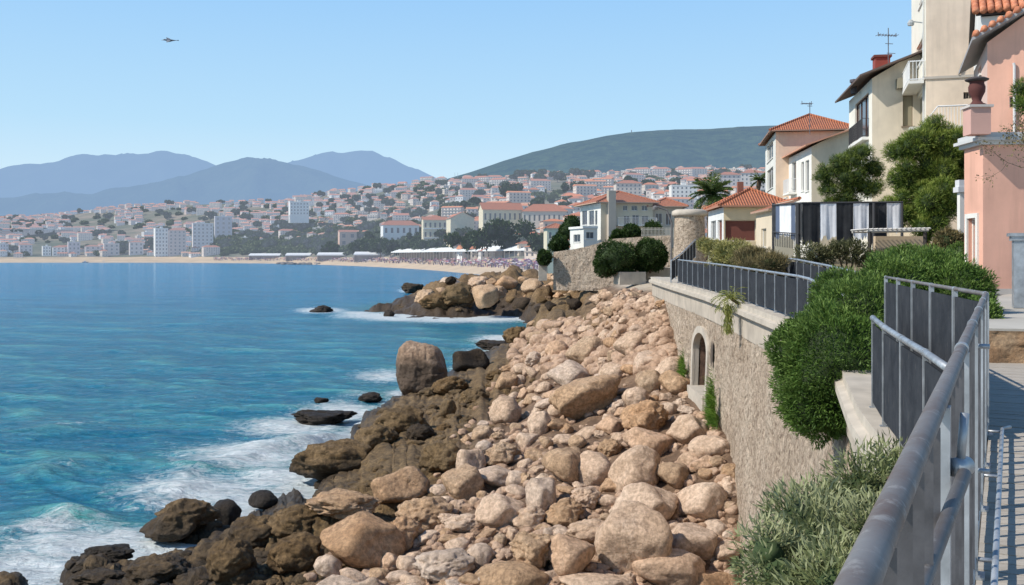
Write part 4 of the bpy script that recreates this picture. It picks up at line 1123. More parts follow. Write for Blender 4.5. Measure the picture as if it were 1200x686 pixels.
pine('tree', 'bright green tree reaching in from the right edge above the terrace', [pt(1245,345,Yp), pt(1240,250,Yp), pt(1228,150,Yp)],
     [B3(*a) for a in ((1212,105,Yp,18),(1225,125,Yp,20),(1203,122,Yp,12),(1235,90,Yp,22),(1250,130,Yp,24))], 16000, .13, 23, cat='tree', rn=.09)
# bare twiggy shrub at the right edge
tw = thing('twiggy_shrub', 'sparse twiggy shrub with tiny leaves at the right edge before the pink wall', 'shrub', pt(1262,345,17.5)); rg = np.random.default_rng(9); mb = MB(); C = []
def grow(p, d, L, r, dep):
    q = p+d*L; mb.tube([p, p.lerp(q,.5)+Vector(rg.normal(size=3))*.03, q], [r, r*.85, r*.6], 5)
    if dep <= 2:
        for k in range(7): C.append(np.array(p.lerp(q, rg.random()))+rg.normal(size=3)*.05)
    if dep == 0: return
    for k in range(3): grow(q, (d+Vector(rg.normal(size=3))*.5+Vector((-.12,0,.08))).normalized(), L*.74, r*.6, dep-1)
grow(Vector((0,0,-.1)), Vector((-.05,0,1)), 1.15, .03, 5)
mb.build('branches', M_stem, tw); C = np.array(C); leaves('foliage', C, rg.normal(size=C.shape), .05, .028, LM_dry, rg.random(len(C)), tw)

# palms
def palm(label, px, py, Y, baseY, r, seed, n=46):
    c = pt(px, py, Y); g = pt(px-3, baseY, Y); rg = np.random.default_rng(seed)
    t_ = thing('palm_tree', label, 'palm tree', g); h = c.z-g.z
    mb = MB(); mb.tube([(0,0,-.3),(.03,0,h*.4),(.0,0,h*.8),(c.x-g.x,0,h)], [.26,.2,.18,.22], 12); mb.build('trunk', M_stem, t_, True)
    C, D, T_, Ls = [], [], [], []; s_ = r*Y/F
    for k in range(n):
        a = rg.uniform(0, 6.28); el = rg.uniform(-.35, 1.35); p = np.array([c.x-g.x,0,h]); d = np.array([math.cos(a)*math.cos(el), math.sin(a)*math.cos(el), math.sin(el)])
        N = 16
        for s in range(N):
            side = np.cross(d, [0,0,1]); side /= np.linalg.norm(side)+1e-6
            for sd in (-1, 1):
                for rep in range(2):
                    C.append(p+d*s_/N*rep*.5); D.append(side*sd+d*.9+np.array([0,0,-.15])+rg.normal(size=3)*.1); T_.append(np.clip(.2+.6*(s/N)+.3*math.sin(el)+rg.normal()*.1, 0, 1)); Ls.append(s_*.42*math.sin(math.pi*(.15+.8*s/N)))
            p = p+d*s_/N*1.05; d = d+np.array([0,0,-.07]); d /= np.linalg.norm(d)
    leaves('fronds', np.array(C), np.array(D), np.array(Ls), s_*.035, leaf_mat('palm_leaf'+str(seed), (.02,.045,.012), (.07,.12,.03), (.17,.22,.06)), np.array(T_), t_)
palm('bushy palm tree rising between the round stone tower and the low tiled house', 834, 228, 80, 300, 27, 31)
palm('second palm crown behind the roof of the low tiled house', 890, 212, 85, 295, 13, 32, 26)
# ------------------------------------------------------------------ buildings
_mc = {}
def PM(col, haze=0.0, **k):
    key_ = (tuple(round(c,3) for c in col), round(haze,2), tuple(sorted(k.items())))
    if key_ not in _mc: _mc[key_] = paint('wall_paint', col, .85, k.pop('var', .07), k.pop('scale', .6), k.pop('bump', .15 if haze < .05 else 0), 30, .01, haze=haze, **k)
    return _mc[key_]
def TM(axis, haze=0.0, base=(.50,.165,.075), pitch=.26):
    key_ = ('tile', axis, round(haze,2), base, pitch)
    if key_ not in _mc: _mc[key_] = tile_mat('roof_tiles', axis, base, pitch, haze)
    return _mc[key_]
def glass_mat(name, col, haze=0):
    t = NT(name); c = t.ramp(t.noise(t.coord('Object', (.7,.7,.7)), 1.3, 2), [(.35, tuple(x*.6 for x in col)), (.65, col)])
    if haze: c = t.mix(haze, c, (0,0,0)); t.set(Emission_Color=HAZE); t.p.inputs['Emission Strength'].default_value = haze
    t.set(Base_Color=c, Roughness=.12, Specular_IOR_Level=.6); return t.m
_g = {}
def GM(haze=0.0, col=(.05,.065,.08)):
    k = (round(haze,2), col)
    if k not in _g: _g[k] = glass_mat('window_glass', col, haze)
    return _g[k]
WHITE = (.74,.72,.67); CREAM = (.62,.52,.37); BEIGE = (.56,.48,.37); PINK = (.76,.42,.31)
class Bld:
    def __init__(s, name, label, cat, px, Y, py_base, py_top, px_right, px_far, depth, wall, z_base=None, haze=0.0, group=None, wall2=None, holes_f=(), holes_l=(), win=None):
        s.C = pt(px, 300, Y); s.Y = Y; s.haze = haze
        kf = (px_far-600)/F
        lo, hi = -1.2, 1.3     # solve the turn of the house from where its far corner is seen
        th = 0; best = 9
        for i in range(1500):
            a = -1.0+2.2*i/1500; X_, Y_ = s.C.x+depth*math.sin(a), Y+depth*math.cos(a); e = abs(X_/Y_-kf)
            if e < best: best, th = e, a
        s.th = th; s.d = depth
        k = (px_right-600)/F; s.w = (k*Y-s.C.x)/(math.cos(th)+k*math.sin(th))
        s.z0 = z_base if z_base is not None else pt(px, py_base, Y).z
        s.h = pt(px, py_top, Y).z-s.z0
        s.r = thing(name, label, cat, (s.C.x, Y, s.z0), -th, group)
        s.wall = wall; s.wall2 = wall2 or wall  # left faces take a paler paint, sunlight on them put into the colour
        hf = [s.hole_f(*q[:4]) for q in holes_f]; hl = [s.hole_l(*q[:4]) for q in holes_l]
        mb = MB(); s.facade(mb, 'f', s.w, hf, 0); s.facade(mb, 'l', s.d, hl, 1)
        w, d, h = s.w, s.d, s.h
        mb.face([(w,0,-.5),(w,d,-.5),(w,d,h),(w,0,h)]); mb.face([(0,d,-.5),(w,d,-.5),(w,d,h),(0,d,h)]); mb.face([(0,0,h),(w,0,h),(w,d,h),(0,d,h)])
        mb.build('wall', [s.wall, s.wall2], s.r)
        for q, hh in zip(holes_f, hf): s.window('f', hh, q[4] if len(q) > 4 else 'win', q[5] if len(q) > 5 else {})
        for q, hh in zip(holes_l, hl): s.window('l', hh, q[4] if len(q) > 4 else 'win', q[5] if len(q) > 5 else {})
    def uf(s, px): k = (px-600)/F; return (k*s.Y-s.C.x)/(math.cos(s.th)+k*math.sin(s.th))
    def ul(s, px): k = (px-600)/F; return (k*s.Y-s.C.x)/(math.sin(s.th)-k*math.cos(s.th))
    def zf(s, u, py, face='f'):
        Yl = s.Y-u*math.sin(s.th) if face == 'f' else s.Y+u*math.cos(s.th)
        return EYE-(py-300)/F*Yl-s.z0
    def hole_f(s, x0, x1, y0, y1):
        a, b = s.uf(x0), s.uf(x1); m = (a+b)/2; return (a, b, s.zf(m, y1), s.zf(m, y0))
    def hole_l(s, x0, x1, y0, y1):
        a, b = s.ul(x1), s.ul(x0); a, b = min(a,b), max(a,b); m = (a+b)/2; return (max(a,.08), min(b,s.d-.08), s.zf(m, y1, 'l'), s.zf(m, y0, 'l'))
    def P(s, face, u, dep, z): return (u, dep, z) if face == 'f' else (dep, u, z)
    def facade(s, mb, face, W_, holes, mi):
        us = sorted({0, W_, *[q for h in holes for q in h[:2]]}); zs = sorted({-.5, s.h, *[q for h in holes for q in h[2:]]})
        for u0, u1 in zip(us[:-1], us[1:]):
            for z0, z1 in zip(zs[:-1], zs[1:]):
                cu, cz = (u0+u1)/2, (z0+z1)/2
                if any(h[0] < cu < h[1] and h[2] < cz < h[3] for h in holes): continue
                if u1-u0 > 1e-5 and z1-z0 > 1e-5: mb.face([s.P(face,u0,0,z0), s.P(face,u1,0,z0), s.P(face,u1,0,z1), s.P(face,u0,0,z1)], mi)
        D = .18
        for (a,b,c,d) in holes:
            for q in (((a,0,c),(b,0,c),(b,D,c),(a,D,c)), ((a,0,d),(b,0,d),(b,D,d),(a,D,d)), ((a,0,c),(a,0,d),(a,D,d),(a,D,c)), ((b,0,c),(b,0,d),(b,D,d),(b,D,c))):
                mb.face([s.P(face,*p) for p in q], mi)
    def window(s, face, h, kind, o):
        a, b, c, d = h; fr = MB(); t = .05 if b-a > .5 else .03
        fm = o.get('frame', PM((.72,.71,.68), s.haze)); gm = o.get('glass', GM(s.haze)); D0, D1 = .09, .15
        def bx(mb, u0, u1, z0, z1, d0=D0, d1=D1):
            p, q = s.P(face,u0,d0,z0), s.P(face,u1,d1,z1); mb.box(min(p[0],q[0]),max(p[0],q[0]),min(p[1],q[1]),max(p[1],q[1]),z0,z1)
        bx(fr,a,b,c,c+t); bx(fr,a,b,d-t,d); bx(fr,a,a+t,c+t,d-t); bx(fr,b-t,b,c+t,d-t)
        n = o.get('mull', 1 if b-a > .6 else 0)
        for i in range(n): m = a+(b-a)*(i+1)/(n+1); bx(fr,m-t*.4,m+t*.4,c+t,d-t)
        nm = {'door':'door','garage':'garage_door','opening':'opening'}.get(kind, 'window')
        w_ = fr.build(nm, fm, s.r)
        g = MB(); g.face([s.P(face,a,.13,c), s.P(face,b,.13,c), s.P(face,b,.13,d), s.P(face,a,.13,d)]); g.build('door_leaf' if kind in ('door','garage') else 'pane', gm, w_)
        if o.get('sill', kind == 'win'):
            k = MB(); bx(k, a-.08, b+.08, c-.07, c-.003, -.07, .08); k.build('sill', fm, w_)
        if o.get('trim'):
            k = MB(); T = o['trim']; bx(k,a-T,a-.002,c,d+T,-.05,.02); bx(k,b+.002,b+T,c,d+T,-.05,.02); bx(k,a,b,d+.002,d+T,-.05,.02); k.build('surround', fm, w_)
        if o.get('shutter'):
            for u0, u1 in ((a-(b-a)*.48, a-.02), (b+.02, b+(b-a)*.48)):
                k = MB(); bx(k,u0,u1,c,d,-.05,-.012); k.build('shutter', o['shutter'], w_)
        if kind == 'balcony':
            e = o.get('ext', .25); o_ = o.get('out', .8); k = MB(); bx(k,a-e,b+e,c-.16,c-.01,-o_,.0); k.build('balcony_slab', PM(WHITE, s.haze), s.r)
            k = MB(); rr = .018
            def P3(u, dep, z): return Vector(s.P(face,u,dep,z))
            A, B_, Cc, Dd = P3(a-e+.03,0,c), P3(a-e+.03,-o_+.03,c), P3(b+e-.03,-o_+.03,c), P3(b+e-.03,0,c)
            for z in (.06, .95):
                zv = Vector((0,0,z)); k.tube([A+zv,B_+zv,Cc+zv,Dd+zv], rr, 5)
            for p, q in ((A,B_),(B_,Cc),(Cc,Dd)):
                n_ = max(2, int((q-p).length/.13))
                for i in range(n_): m = p.lerp(q, i/n_); k.tube([m+Vector((0,0,.06)), m+Vector((0,0,.95))], .010, 4, cap=False)
            k.build('balcony_railing', o.get('rail', PM((.70,.70,.70), s.haze)), s.r)
    def roof(s, kind, rise, over=.45, eave=None, zoff=0.0, base=(.50,.165,.075), pitch=.26, x0=0, x1=None, y0=0, y1=None, name='roof'):
        x1 = s.w if x1 is None else x1; y1 = s.d if y1 is None else y1
        a0, a1, b0, b1 = x0-over, x1+over, y0-over, y1+over; z = s.h+zoff; t = .10
        tx, ty = TM('x', s.haze, base, pitch), TM('y', s.haze, base, pitch); em = eave or PM((.60,.56,.50), s.haze)
        mb = MB(); W_, D_ = a1-a0, b1-b0; Z = z+t
        if kind == 'hip':
            if W_ >= D_: r0, r1 = (a0+D_/2, (b0+b1)/2, Z+rise), (a1-D_/2, (b0+b1)/2, Z+rise)
            else: r0, r1 = ((a0+a1)/2, b0+W_/2, Z+rise), ((a0+a1)/2, b1-W_/2, Z+rise)
            c0, c1, c2, c3 = (a0,b0,Z),(a1,b0,Z),(a1,b1,Z),(a0,b1,Z)
            if W_ >= D_: fs = [([c0,c1,r1,r0],0),([c1,c2,r1],1),([c2,c3,r0,r1],0),([c3,c0,r0],1)]; rid = [(r0,r1),(c0,r0),(c3,r0),(c1,r1),(c2,r1)]
            else: fs = [([c0,c1,r0],0),([c1,c2,r1,r0],1),([c2,c3,r1],0),([c3,c0,r0,r1],1)]; rid = [(r0,r1),(c0,r0),(c1,r0),(c2,r1),(c3,r1)]
        elif kind == 'gable_x':      # ridge runs along x
            m = (b0+b1)/2; c0,c1,c2,c3 = (a0,b0,Z),(a1,b0,Z),(a1,b1,Z),(a0,b1,Z); r0, r1 = (a0,m,Z+rise),(a1,m,Z+rise)
            fs = [([c0,c1,r1,r0],0),([c2,c3,r0,r1],0)]; rid = [(r0,r1)]
            for x in (x0, x1): mb.face([(x,y0,z),(x,y1,z),(x,(y0+y1)/2,Z+rise-.1)], 2)
        elif kind == 'gable_y':      # ridge runs away from the viewer
            m = (a0+a1)/2; c0,c1,c2,c3 = (a0,b0,Z),(a1,b0,Z),(a1,b1,Z),(a0,b1,Z); r0, r1 = (m,b0,Z+rise),(m,b1,Z+rise)
            fs = [([c0,r0,r1,c3],1),([c1,c2,r1,r0],1)]; rid = [(r0,r1)]
            for y in (y0, y1): mb.face([(x0,y,z),(x1,y,z),((x0+x1)/2,y,Z+rise-.1)], 2)
        elif kind == 'shed_x':       # rises to the right
            fs = [([(a0,b0,Z),(a1,b0,Z+rise),(a1,b1,Z+rise),(a0,b1,Z)],1)]; rid = [((a1,b0,Z+rise),(a1,b1,Z+rise))]
            mb.face([(x0,y0,z),(x1,y0,z),(x1,y0,Z+rise-.05)], 2); mb.face([(x1,y0,z),(x1,y1,z),(x1,y1,Z+rise-.05),(x1,y0,Z+rise-.05)], 2)
        for f, m_ in fs: mb.face(f, m_)
        ro = mb.build(name, [tx, ty, s.wall], s.r)
        k = MB()
        for f, m_ in fs:                                    # underside board following each slope
            q = [(p[0], p[1], p[2]-t) for p in f]; k.face(q)
            for i in range(len(f)):
                j = (i+1) % len(f)
                if abs(f[i][2]-f[j][2]) < 1e-6 and f[i][2] > Z+1e-6 and kind != 'shed_x': continue
                k.face([f[i], f[j], q[j], q[i]])
        k.build('eaves', em, ro)
        k = MB()
        for a, b in rid: k.tube([Vector(a)+Vector((0,0,.02)), Vector(b)+Vector((0,0,.02))], .09 if s.haze < .05 else .13, 8)
        k.build('ridge', TM('x', s.haze, base, pitch), ro)
        return ro
DK = PM((.06,.05,.045)); BRN = PM((.16,.055,.035)); BEIGE_SH = PM((.42,.38,.31)); IRON = PM((.05,.05,.055))
# pink house
pk = Bld('pink_house', 'salmon pink house with a white framed side door and grey cornice at right', 'house', 1152, 24.5, 345, 170, 1290, 1130, 1.15, PM(PINK, stain=.38, var=.10), z_base=9.02,
         holes_l=[(1135,1145,256,338,'door',dict(frame=PM(WHITE), glass=PM((.40,.17,.11)), trim=.12, mull=0, sill=False))])
mb = MB(); w, d, h = pk.w, pk.d, pk.h
mb.box(-.10,w,-.10,d+.1,h+.003,h+.10); mb.box(-.20,w,-.20,d+.2,h+.10,h+.18); mb.box(-.13,w,-.13,d+.1,h+.18,h+.30); mb.build('cornice', PM((.55,.55,.54)), pk.r)
mb = MB(); mb.box(-.05,w,-.05,-.002,-.1,.16); mb.build('plinth', PM((.50,.46,.42)), pk.r)
# set-back upper storey
pu = Bld('pink_house', 'upper pink storey with a curved tile roof edge rising behind the pink house', 'house', 1157, 29.5, 170, 50, 1290, 1141, 5, PM((.78,.43,.31), stain=.38, var=.10), wall2=PM((.70,.50,.42)),
         holes_f=[(1183,1190,113,126,'win',dict(mull=0,sill=False,glass=PM((.12,.06,.05))))], holes_l=[(1146,1150,78,90,'win',dict(mull=0))])
pu.roof('shed_x', 2.1, .45, eave=PM((.34,.33,.33)))
mb = MB(); mb.tube([(.72,-.06,0),(.72,-.06,2.3),(.70,-.06,2.4)], .04, 8); mb.build('downpipe', PM((.62,.60,.58)), pu.r)
# barrel tiles as real rows on the roof edge
def barrel(parent, x0, x1, y0, z0, y1, z1, mat, pitch=.24, taper=0):
    mb = MB(); n = int((x1-x0)/pitch)
    for i in range(n):
        x = x0+pitch*(i+.5); L = Vector((0, y1-y0, z1-z0)); m = max(1, int(L.length/.36))
        for j in range(m):
            a = Vector((x, y0, z0))+L*(j/m); b = Vector((x, y0, z0))+L*((j+1.12)/m); b.z -= .01
            mb.tube([a+Vector((0,0,.05)), b+Vector((0,0,.045))], [.135,.118], 10)
    return mb.build('tiles', mat, parent, True)
M_tile = NT('clay_tile'); t = M_tile; v = t.coord('Object'); a_ = t.noise(v, 4, 3, .8); c = t.ramp(a_, [(.3, (.33,.11,.06)), (.5, (.56,.20,.10)), (.72, (.70,.36,.22))]); t.set(Base_Color=c, Roughness=.8, Normal=t.bump(t.noise(v, 40), .3, .01)); M_tile = t.m
mb = MB(); L_ = pu.w+.9
for i in range(int(L_/.22)):
    f = (i+.5)*.22/L_; x = -.45+L_*f; z = pu.h+.10+2.1*f; mb.tube([(x,-.50,z+.05),(x,.1,z+.06)], [.10,.085], 10)
mb.build('verge_tiles', M_tile, pu.r, True)
# white house with large tiles behind
wh = Bld('white_house', 'white gabled house with an orange barrel tile roof at the top right corner', 'house', 1150, 38, 150, 20, 1330, 1141, 6, PM(WHITE, stain=.15), holes_f=[])
wh.roof('gable_x', 2.4, .2, eave=DK); barrel(wh.r, -.35, wh.w, -.38, wh.h+.1, 3.0, wh.h+2.45, M_tile, .27)
mb = MB(); mb.box(-.06,wh.w,-.06,-.002,wh.h-.95,wh.h-.83); mb.build('string_course', PM((.58,.56,.53)), wh.r)
# chimney plinth and urn shaped cowl
ch = thing('chimney_stack', 'square pink chimney stack rising from the cornice of the pink house', 'chimney', pt(1147,158,24.2)+Vector((0,.1,0)), pk.r.rotation_euler[2])
mb = MB(); mb.box(-.24,.24,-.24,.24,0,.66); mb.build('stack', PM((.60,.36,.30)), ch)
mb = MB(); mb.box(-.29,.29,-.29,.29,.66,.72); mb.build('cap', PM((.55,.50,.46)), ch)
ur = thing('chimney_cowl', 'dark red urn shaped cowl with a flat round hat on the pink stack', 'chimney cowl', ch.location+Vector((0,0,.722)))
mb = MB(); mb.lathe([(0,0),(.22,0),(.22,.03),(.14,.07),(.10,.13),(.13,.22),(.19,.34),(.20,.46),(.17,.54),(.17,.60)], n=20); mb.build('body', PM((.10,.03,.025)), ur, True)
mb = MB(); mb.lathe([(.0,.60),(.20,.60),(.27,.63),(.28,.655),(.18,.70),(0,.73)], n=20); mb.build('hat', PM((.06,.05,.05)), ur, True)
# white pipe post left of the pink door
wp = thing('white_post', 'slim white post with a grey cap left of the pink house door', 'post', pt(1127,345,28)+Vector((0,0,0)))
mb = MB(); mb.box(-.09,.09,-.09,.09,-.2,2.9); mb.build('shaft', PM(WHITE), wp)
mb = MB(); mb.box(-.17,.17,-.17,.17,2.9,3.05); mb.box(-.13,.13,-.13,.13,3.05,3.25); mb.build('cap', PM((.6,.6,.6)), wp)
# tall cream tower block
tb = Bld('tower_house', 'tallest cream house with a narrow balcony face rising out of the top of the picture', 'house', 1085, 46, 300, -46, 1210, 1068, 7, PM((.76,.62,.48), stain=.38, var=.10), wall2=PM((.78,.73,.62)),
         holes_f=[(1129,1139,108,116,'opening',dict(mull=2,sill=False,glass=DK,frame=PM((.42,.36,.29))))],
         holes_l=[(1074,1082,50,76,'win',dict(mull=0,glass=GM(0,(.10,.11,.09)))), (1077,1082,0,6,'win',dict(mull=0)), (1073,1083,112,150,'win',dict(mull=0,glass=PM((.30,.27,.20))))])
mb = MB(); z = tb.zf(0, 92); mb.box(-.05,tb.w,-.06,-.002,z-.05,z+.07); mb.box(-.06,-.002,0,tb.d,z-.05,z+.07); mb.build('string_course', PM((.48,.43,.37)), tb.r)
mb = MB(); u0 = 0
z = tb.zf(1, 101, 'l'); mb.box(-.75,-.07,.1,tb.d-.5,z,z+.14); mb.build('balcony_slab', PM(WHITE), tb.r)
mb = MB()
for i in range(22): y = .15+(tb.d-.75)*i/21; mb.box(-.74,-.70,y-.015,y+.02,z+.14,z+1.05)
for zz in (.18, 1.03): mb.box(-.75,-.69,.12,tb.d-.55,z+zz,z+zz+.05); mb.box(-.72,-.02,.12,.17,z+zz,z+zz+.05)
for i in range(5): x = -.70+i*.15; mb.box(x-.012,x+.012,.13,.16,z+.14,z+1.05)
mb.build('balcony_railing', PM((.75,.75,.74)), tb.r)
a0 = tb.uf(1091); mb = MB(); z = tb.zf(a0, 128)
mb.tube([(a0-.5,-.8,z-.9),(a0+.2,-.8,z)], .03, 6); mb.tube([(a0+.2,-.8,z),(a0+3.6,-.8,z)], .04, 6)
for i in range(26): x = a0+.25+i*.13; mb.tube([(x,-.8,z-.9),(x,-.8,z)], .014, 4)
mb.build('terrace_railing', PM((.72,.72,.72)), tb.r); mb = MB(); mb.box(a0-1,a0+4.2,-.9,-.003,z-1.05,z-.9); mb.build('terrace_slab', PM((.6,.57,.5)), tb.r)
mb = MB(); z = tb.zf(0, 20, 'l'); mb.tube([(-.02,1.2,z),(-.5,1.2,z+.1)], .03, 6); mb.lathe([(0,z-.12),(.14,z-.1),(.16,z+.02),(.08,z+.16),(0,z+.2)], -.55, 1.2, 10); mb.build('wall_lamp', PM((.35,.37,.38)), tb.r)
mb = MB(); mb.tube([(-.05,.6,tb.h),(-.05,.6,tb.h-9.5)], .04, 6); mb.build('downpipe', PM((.6,.6,.58)), tb.r)
cb = MB(); cb.tube([Vector((tb.uf(1143),-.1,tb.zf(0,35))), Vector((tb.uf(1137),-.12,tb.zf(0,60))), Vector((tb.uf(1127),-.1,tb.zf(0,78))), Vector((tb.uf(1123),-.08,tb.zf(0,90)))], .035, 6); cb.build('cable', PM((.25,.22,.19)), tb.r)
# beige house with mono pitch roof
bh = Bld('beige_house', 'beige house with a tall dark balcony window and a roof sloping up to the right', 'house', 1022, 50, 300, 92, 1090, 995, 7.5, PM((.74,.64,.50), stain=.38, var=.10), wall2=PM((.78,.74,.64)),
         holes_f=[(1058,1070,112,148,'win',dict(mull=0,glass=PM((.33,.29,.20)),frame=PM((.22,.17,.12))))],
         holes_l=[(1002,1018,116,166,'balcony',dict(mull=2,out=.35,ext=.1,glass=GM(0,(.06,.035,.03)),frame=PM((.10,.05,.04)),rail=IRON))])
bh.roof('shed_x', bh.zf(bh.w, 60)-bh.zf(0, 92)+.3, .7, eave=PM((.13,.09,.075)))
mb = MB(); u = bh.uf(1057); z = bh.zf(u, 98); mb.box(u-.3,u+.3,-.5,-.003,z-.3,z+.2); mb.build('air_conditioner', PM((.28,.25,.18)), bh.r)
mb = MB(); z = bh.h+.1; mb.box(.5,1.25,2.0,2.8,z,z+1.35); mb.build('chimney', PM((.28,.06,.045)), bh.r)
mb = MB(); mb.box(.42,1.33,1.92,2.88,z+1.35,z+1.47); mb.build('chimney_cap', PM((.16,.05,.04)), bh.r)
mb = MB(); mb.lathe([(.16,z-.3),(.16,z+.3),(.22,z+.32),(.22,z+.46),(0,z+.5)], -.35, 3.5, 10); mb.build('vent', PM((.10,.10,.12)), bh.r)
def antenna(label, px, pybase, pytop, Y, bars, r=.018):
    g = pt(px, pybase, Y); a = thing('antenna', label, 'antenna', g, .2); h = (pybase-pytop)/F*Y; k = Y/F
    mb = MB(); mb.tube([(0,0,-1.2),(0,0,h)], r*1.3, 6); mb.build('mast', PM((.12,.13,.15)), a)
    mb = MB()
    for (f, x0, x1, tips) in bars:
        z = h*f; mb.tube([(x0*k,0,z),(x1*k,0,z)], r, 5)
        if tips:
            for x in (x0, x1): mb.tube([(x*k,0,z-1.5*k),(x*k,0,z+3*k)], r*1.2, 5)
            for j in range(7): x = x0+(x1-x0)*j/6; mb.tube([(x*k,-.25,z),(x*k,.25,z)], r*.8, 4)
    mb.build('elements', PM((.14,.15,.18)), a)
antenna('tall television antenna on the beige house roof', 1041, 74, 33, 51, [(.79,-13,10,1),(.55,-4,6,0),(.28,-2,9,0)])
antenna('small television antenna on the orange roof of the pinkish house', 949, 138, 120, 70, [(.9,-10,2,1),(.75,-3,3,0)], .02)
# pinkish cream house with hip roof, and its lower gabled neighbour
ph = Bld('cream_house', 'pinkish cream house with a hipped orange roof left of the beige house', 'house', 909, 74, 302, 155, 1000, 897, 9, PM((.76,.57,.42), stain=.38, var=.10), wall2=PM((.72,.70,.64)),
         holes_l=[(899,906,168,188,'win',dict(mull=1)),(899,906,198,222,'win',dict(mull=1)),(900,906,240,262,'win',dict(mull=0))])
ph.roof('hip', 1.55, .5, eave=PM((.30,.18,.13)))
gh = Bld('cream_house', 'cream house with three tall windows and a rising tiled verge beside the pinkish house', 'house', 951, 66, 302, 172, 1002, 924, 8, PM((.76,.64,.46), stain=.38, var=.10), wall2=PM((.76,.74,.68)),
         holes_l=[(928,933,190,226,'balcony',dict(mull=0,out=.6,ext=.3)),(939,942,190,224,'win',dict(mull=0)),(944,948,188,224,'win',dict(mull=0))])
gh.roof('shed_x', 1.35, .5, eave=PM((.55,.28,.18)))
mb = MB(); z = gh.zf(1, 248, 'l'); 
for i in range(9): mb.box(-1.6,-1.55,.2+i*.6,.26+i*.6,z,z+.9)
mb.box(-1.62,-1.53,.2,5.2,z+.88,z+.94); mb.box(-1.6,-.002,.2,5.2,z-.12,z); mb.build('balcony', PM(WHITE), gh.r)
# low tiled house with brown shutter wall
lh = Bld('low_house', 'low cream house with an orange hipped roof and a wide brown shuttered front', 'house', 848, 60, 302, 243, 925, 830, 6, PM((.72,.58,.38), stain=.15), wall2=PM((.72,.72,.70)),
         holes_f=[(849.5,886,258,283,'garage',dict(mull=0,sill=False,glass=PM((.17,.055,.04)),frame=PM((.65,.6,.5))))], holes_l=[(833,839,259,281,'win',dict(mull=1)),(841,846,258,282,'win',dict(mull=0,glass=BRN))])
lh.roof('hip', 1.15, .35, eave=PM((.40,.20,.13)))
cp = MB(); cp.box(lh.uf(872),lh.uf(872)+.35,2,2.4,lh.h+.3,lh.h+1.7); cp.build('chimney', PM((.25,.10,.07)), lh.r)
oh = Bld('outhouse', 'small cream outhouse with a little sloping tile roof beside the low house', 'shed', 905, 50, 305, 247, 930, 886, 4, PM((.60,.54,.42), stain=.1), wall2=PM((.66,.56,.42)), holes_l=[(892,898,268,290,'win',dict(mull=0,glass=PM((.35,.30,.22))))])
oh.roof('shed_x', .5, .25, eave=PM((.4,.25,.18)))
# stone tower
st = thing('stone_tower', 'round ended pale stone pillar with a flat cap beside the railing end', 'stone pillar', pt(808,306,56))
mb = MB(); mb.lathe([(.95,-.8),(.93,0),(.88,1.5),(.84,2.55)], n=24); mb.build('shaft', M_wall, st, True)
mb = MB(); mb.lathe([(0,2.5),(.96,2.55),(1.02,2.62),(1.0,2.82),(.8,2.92),(0,2.95)], n=24); mb.build('cap', M_conc2, st, True)
mb = MB(); mb.tube([(-1.05,0,-.5),(-1.02,0,2.2),(-1.3,0,2.9),(-1.9,0,3.1)], .05, 8); mb.lathe([(0,2.9),(.14,2.92),(.16,3.05),(.05,3.15),(0,3.16)], -1.95, 0, 10); lp = mb.build('street_lamp', PM((.16,.15,.15))); lp.location = st.location; tag(lp, 'grey bent lamp post against the left side of the stone pillar', 'street lamp')

# striped cloth
cl = thing('striped_awning', 'black and white vertically striped cloth hung around a raised terrace', 'awning', pt(930,290,36), 0)
M_blk = NT('black_cloth'); t = M_blk; t.set(Base_Color=t.ramp(t.noise(t.coord('Object'), 3, 4), [(.3,(.012,.013,.016)),(.7,(.03,.032,.036))]), Roughness=.9); M_blk = t.m
M_wht = paint('white_cloth', (.76,.76,.78), .9, .1, 2, .2, 30, .01); M_blu = paint('navy_cloth', (.10,.13,.20), .9, .1, 2, .2, 30, .01)
def strip(px0, px1, Ya, Yb, yt, yb, mat, ph, tatter=.12):
    V, Fc = [], []; n, m = 14, 12; o_ = cl.location
    for i in range(n+1):
        f = i/n; px = px0+(px1-px0)*f; Y = Ya+(Yb-Ya)*f
        e = random.uniform(0, tatter)
        for j in range(m+1):
            g = j/m; py = yt+(yb-yt)*g; p = pt(px, py, Y); p.y += .018*math.sin(f*9+ph)*(.3+g)+.006*math.sin(f*23+ph)
            if j == m: p.z -= e
            V.append(p-o_)
    for i in range(n):
        for j in range(m): a = i*(m+1)+j; Fc.append([a, a+1, a+m+2, a+m+1])
    link('cloth_strip', np_mesh('cloth_strip', np.array([v[:] for v in V]), np.array(Fc), mat, True), cl)
for k, (a, b, m_) in enumerate(((905.5,909,M_blk),(909,913.5,M_blu),(913.5,919.5,M_wht),(919.5,927,M_wht),(927,932,M_blu),(932,940,M_blk))):
    f0, f1 = (a-905)/35, (b-905)/35; strip(a, b, 39-4*f0, 39-4*f1, 240.5-2.5*f0, 273+4*f0 if m_ is M_wht else 277+4*f0, m_, k)
for k, (a, b, m_) in enumerate(((940,961,M_blk),(961,980,M_wht),(980,1000,M_blk),(1000,1018,M_wht),(1018,1039,M_blk),(1039,1056,M_wht))):
    strip(a, b, 35, 35+(k*0), 237.5, 282 if m_ is M_blk else 276+(k==5)*-8, m_, k*2.1, .22)
mb = MB(); o_ = cl.location
mb.tube([pt(905,240.5,39)-o_, pt(940,238,35)-o_, pt(1058,237,35)-o_], .035, 6)
for px, Y, yb in ((906,39,300),(935,35.4,316),(1024,34.9,310),(1057,35,300)): mb.tube([pt(px,238,Y)-o_, pt(px,yb,Y)-o_], .05 if px != 935 else .09, 6)
mb.build('frame', IRON, cl)
mb = MB()
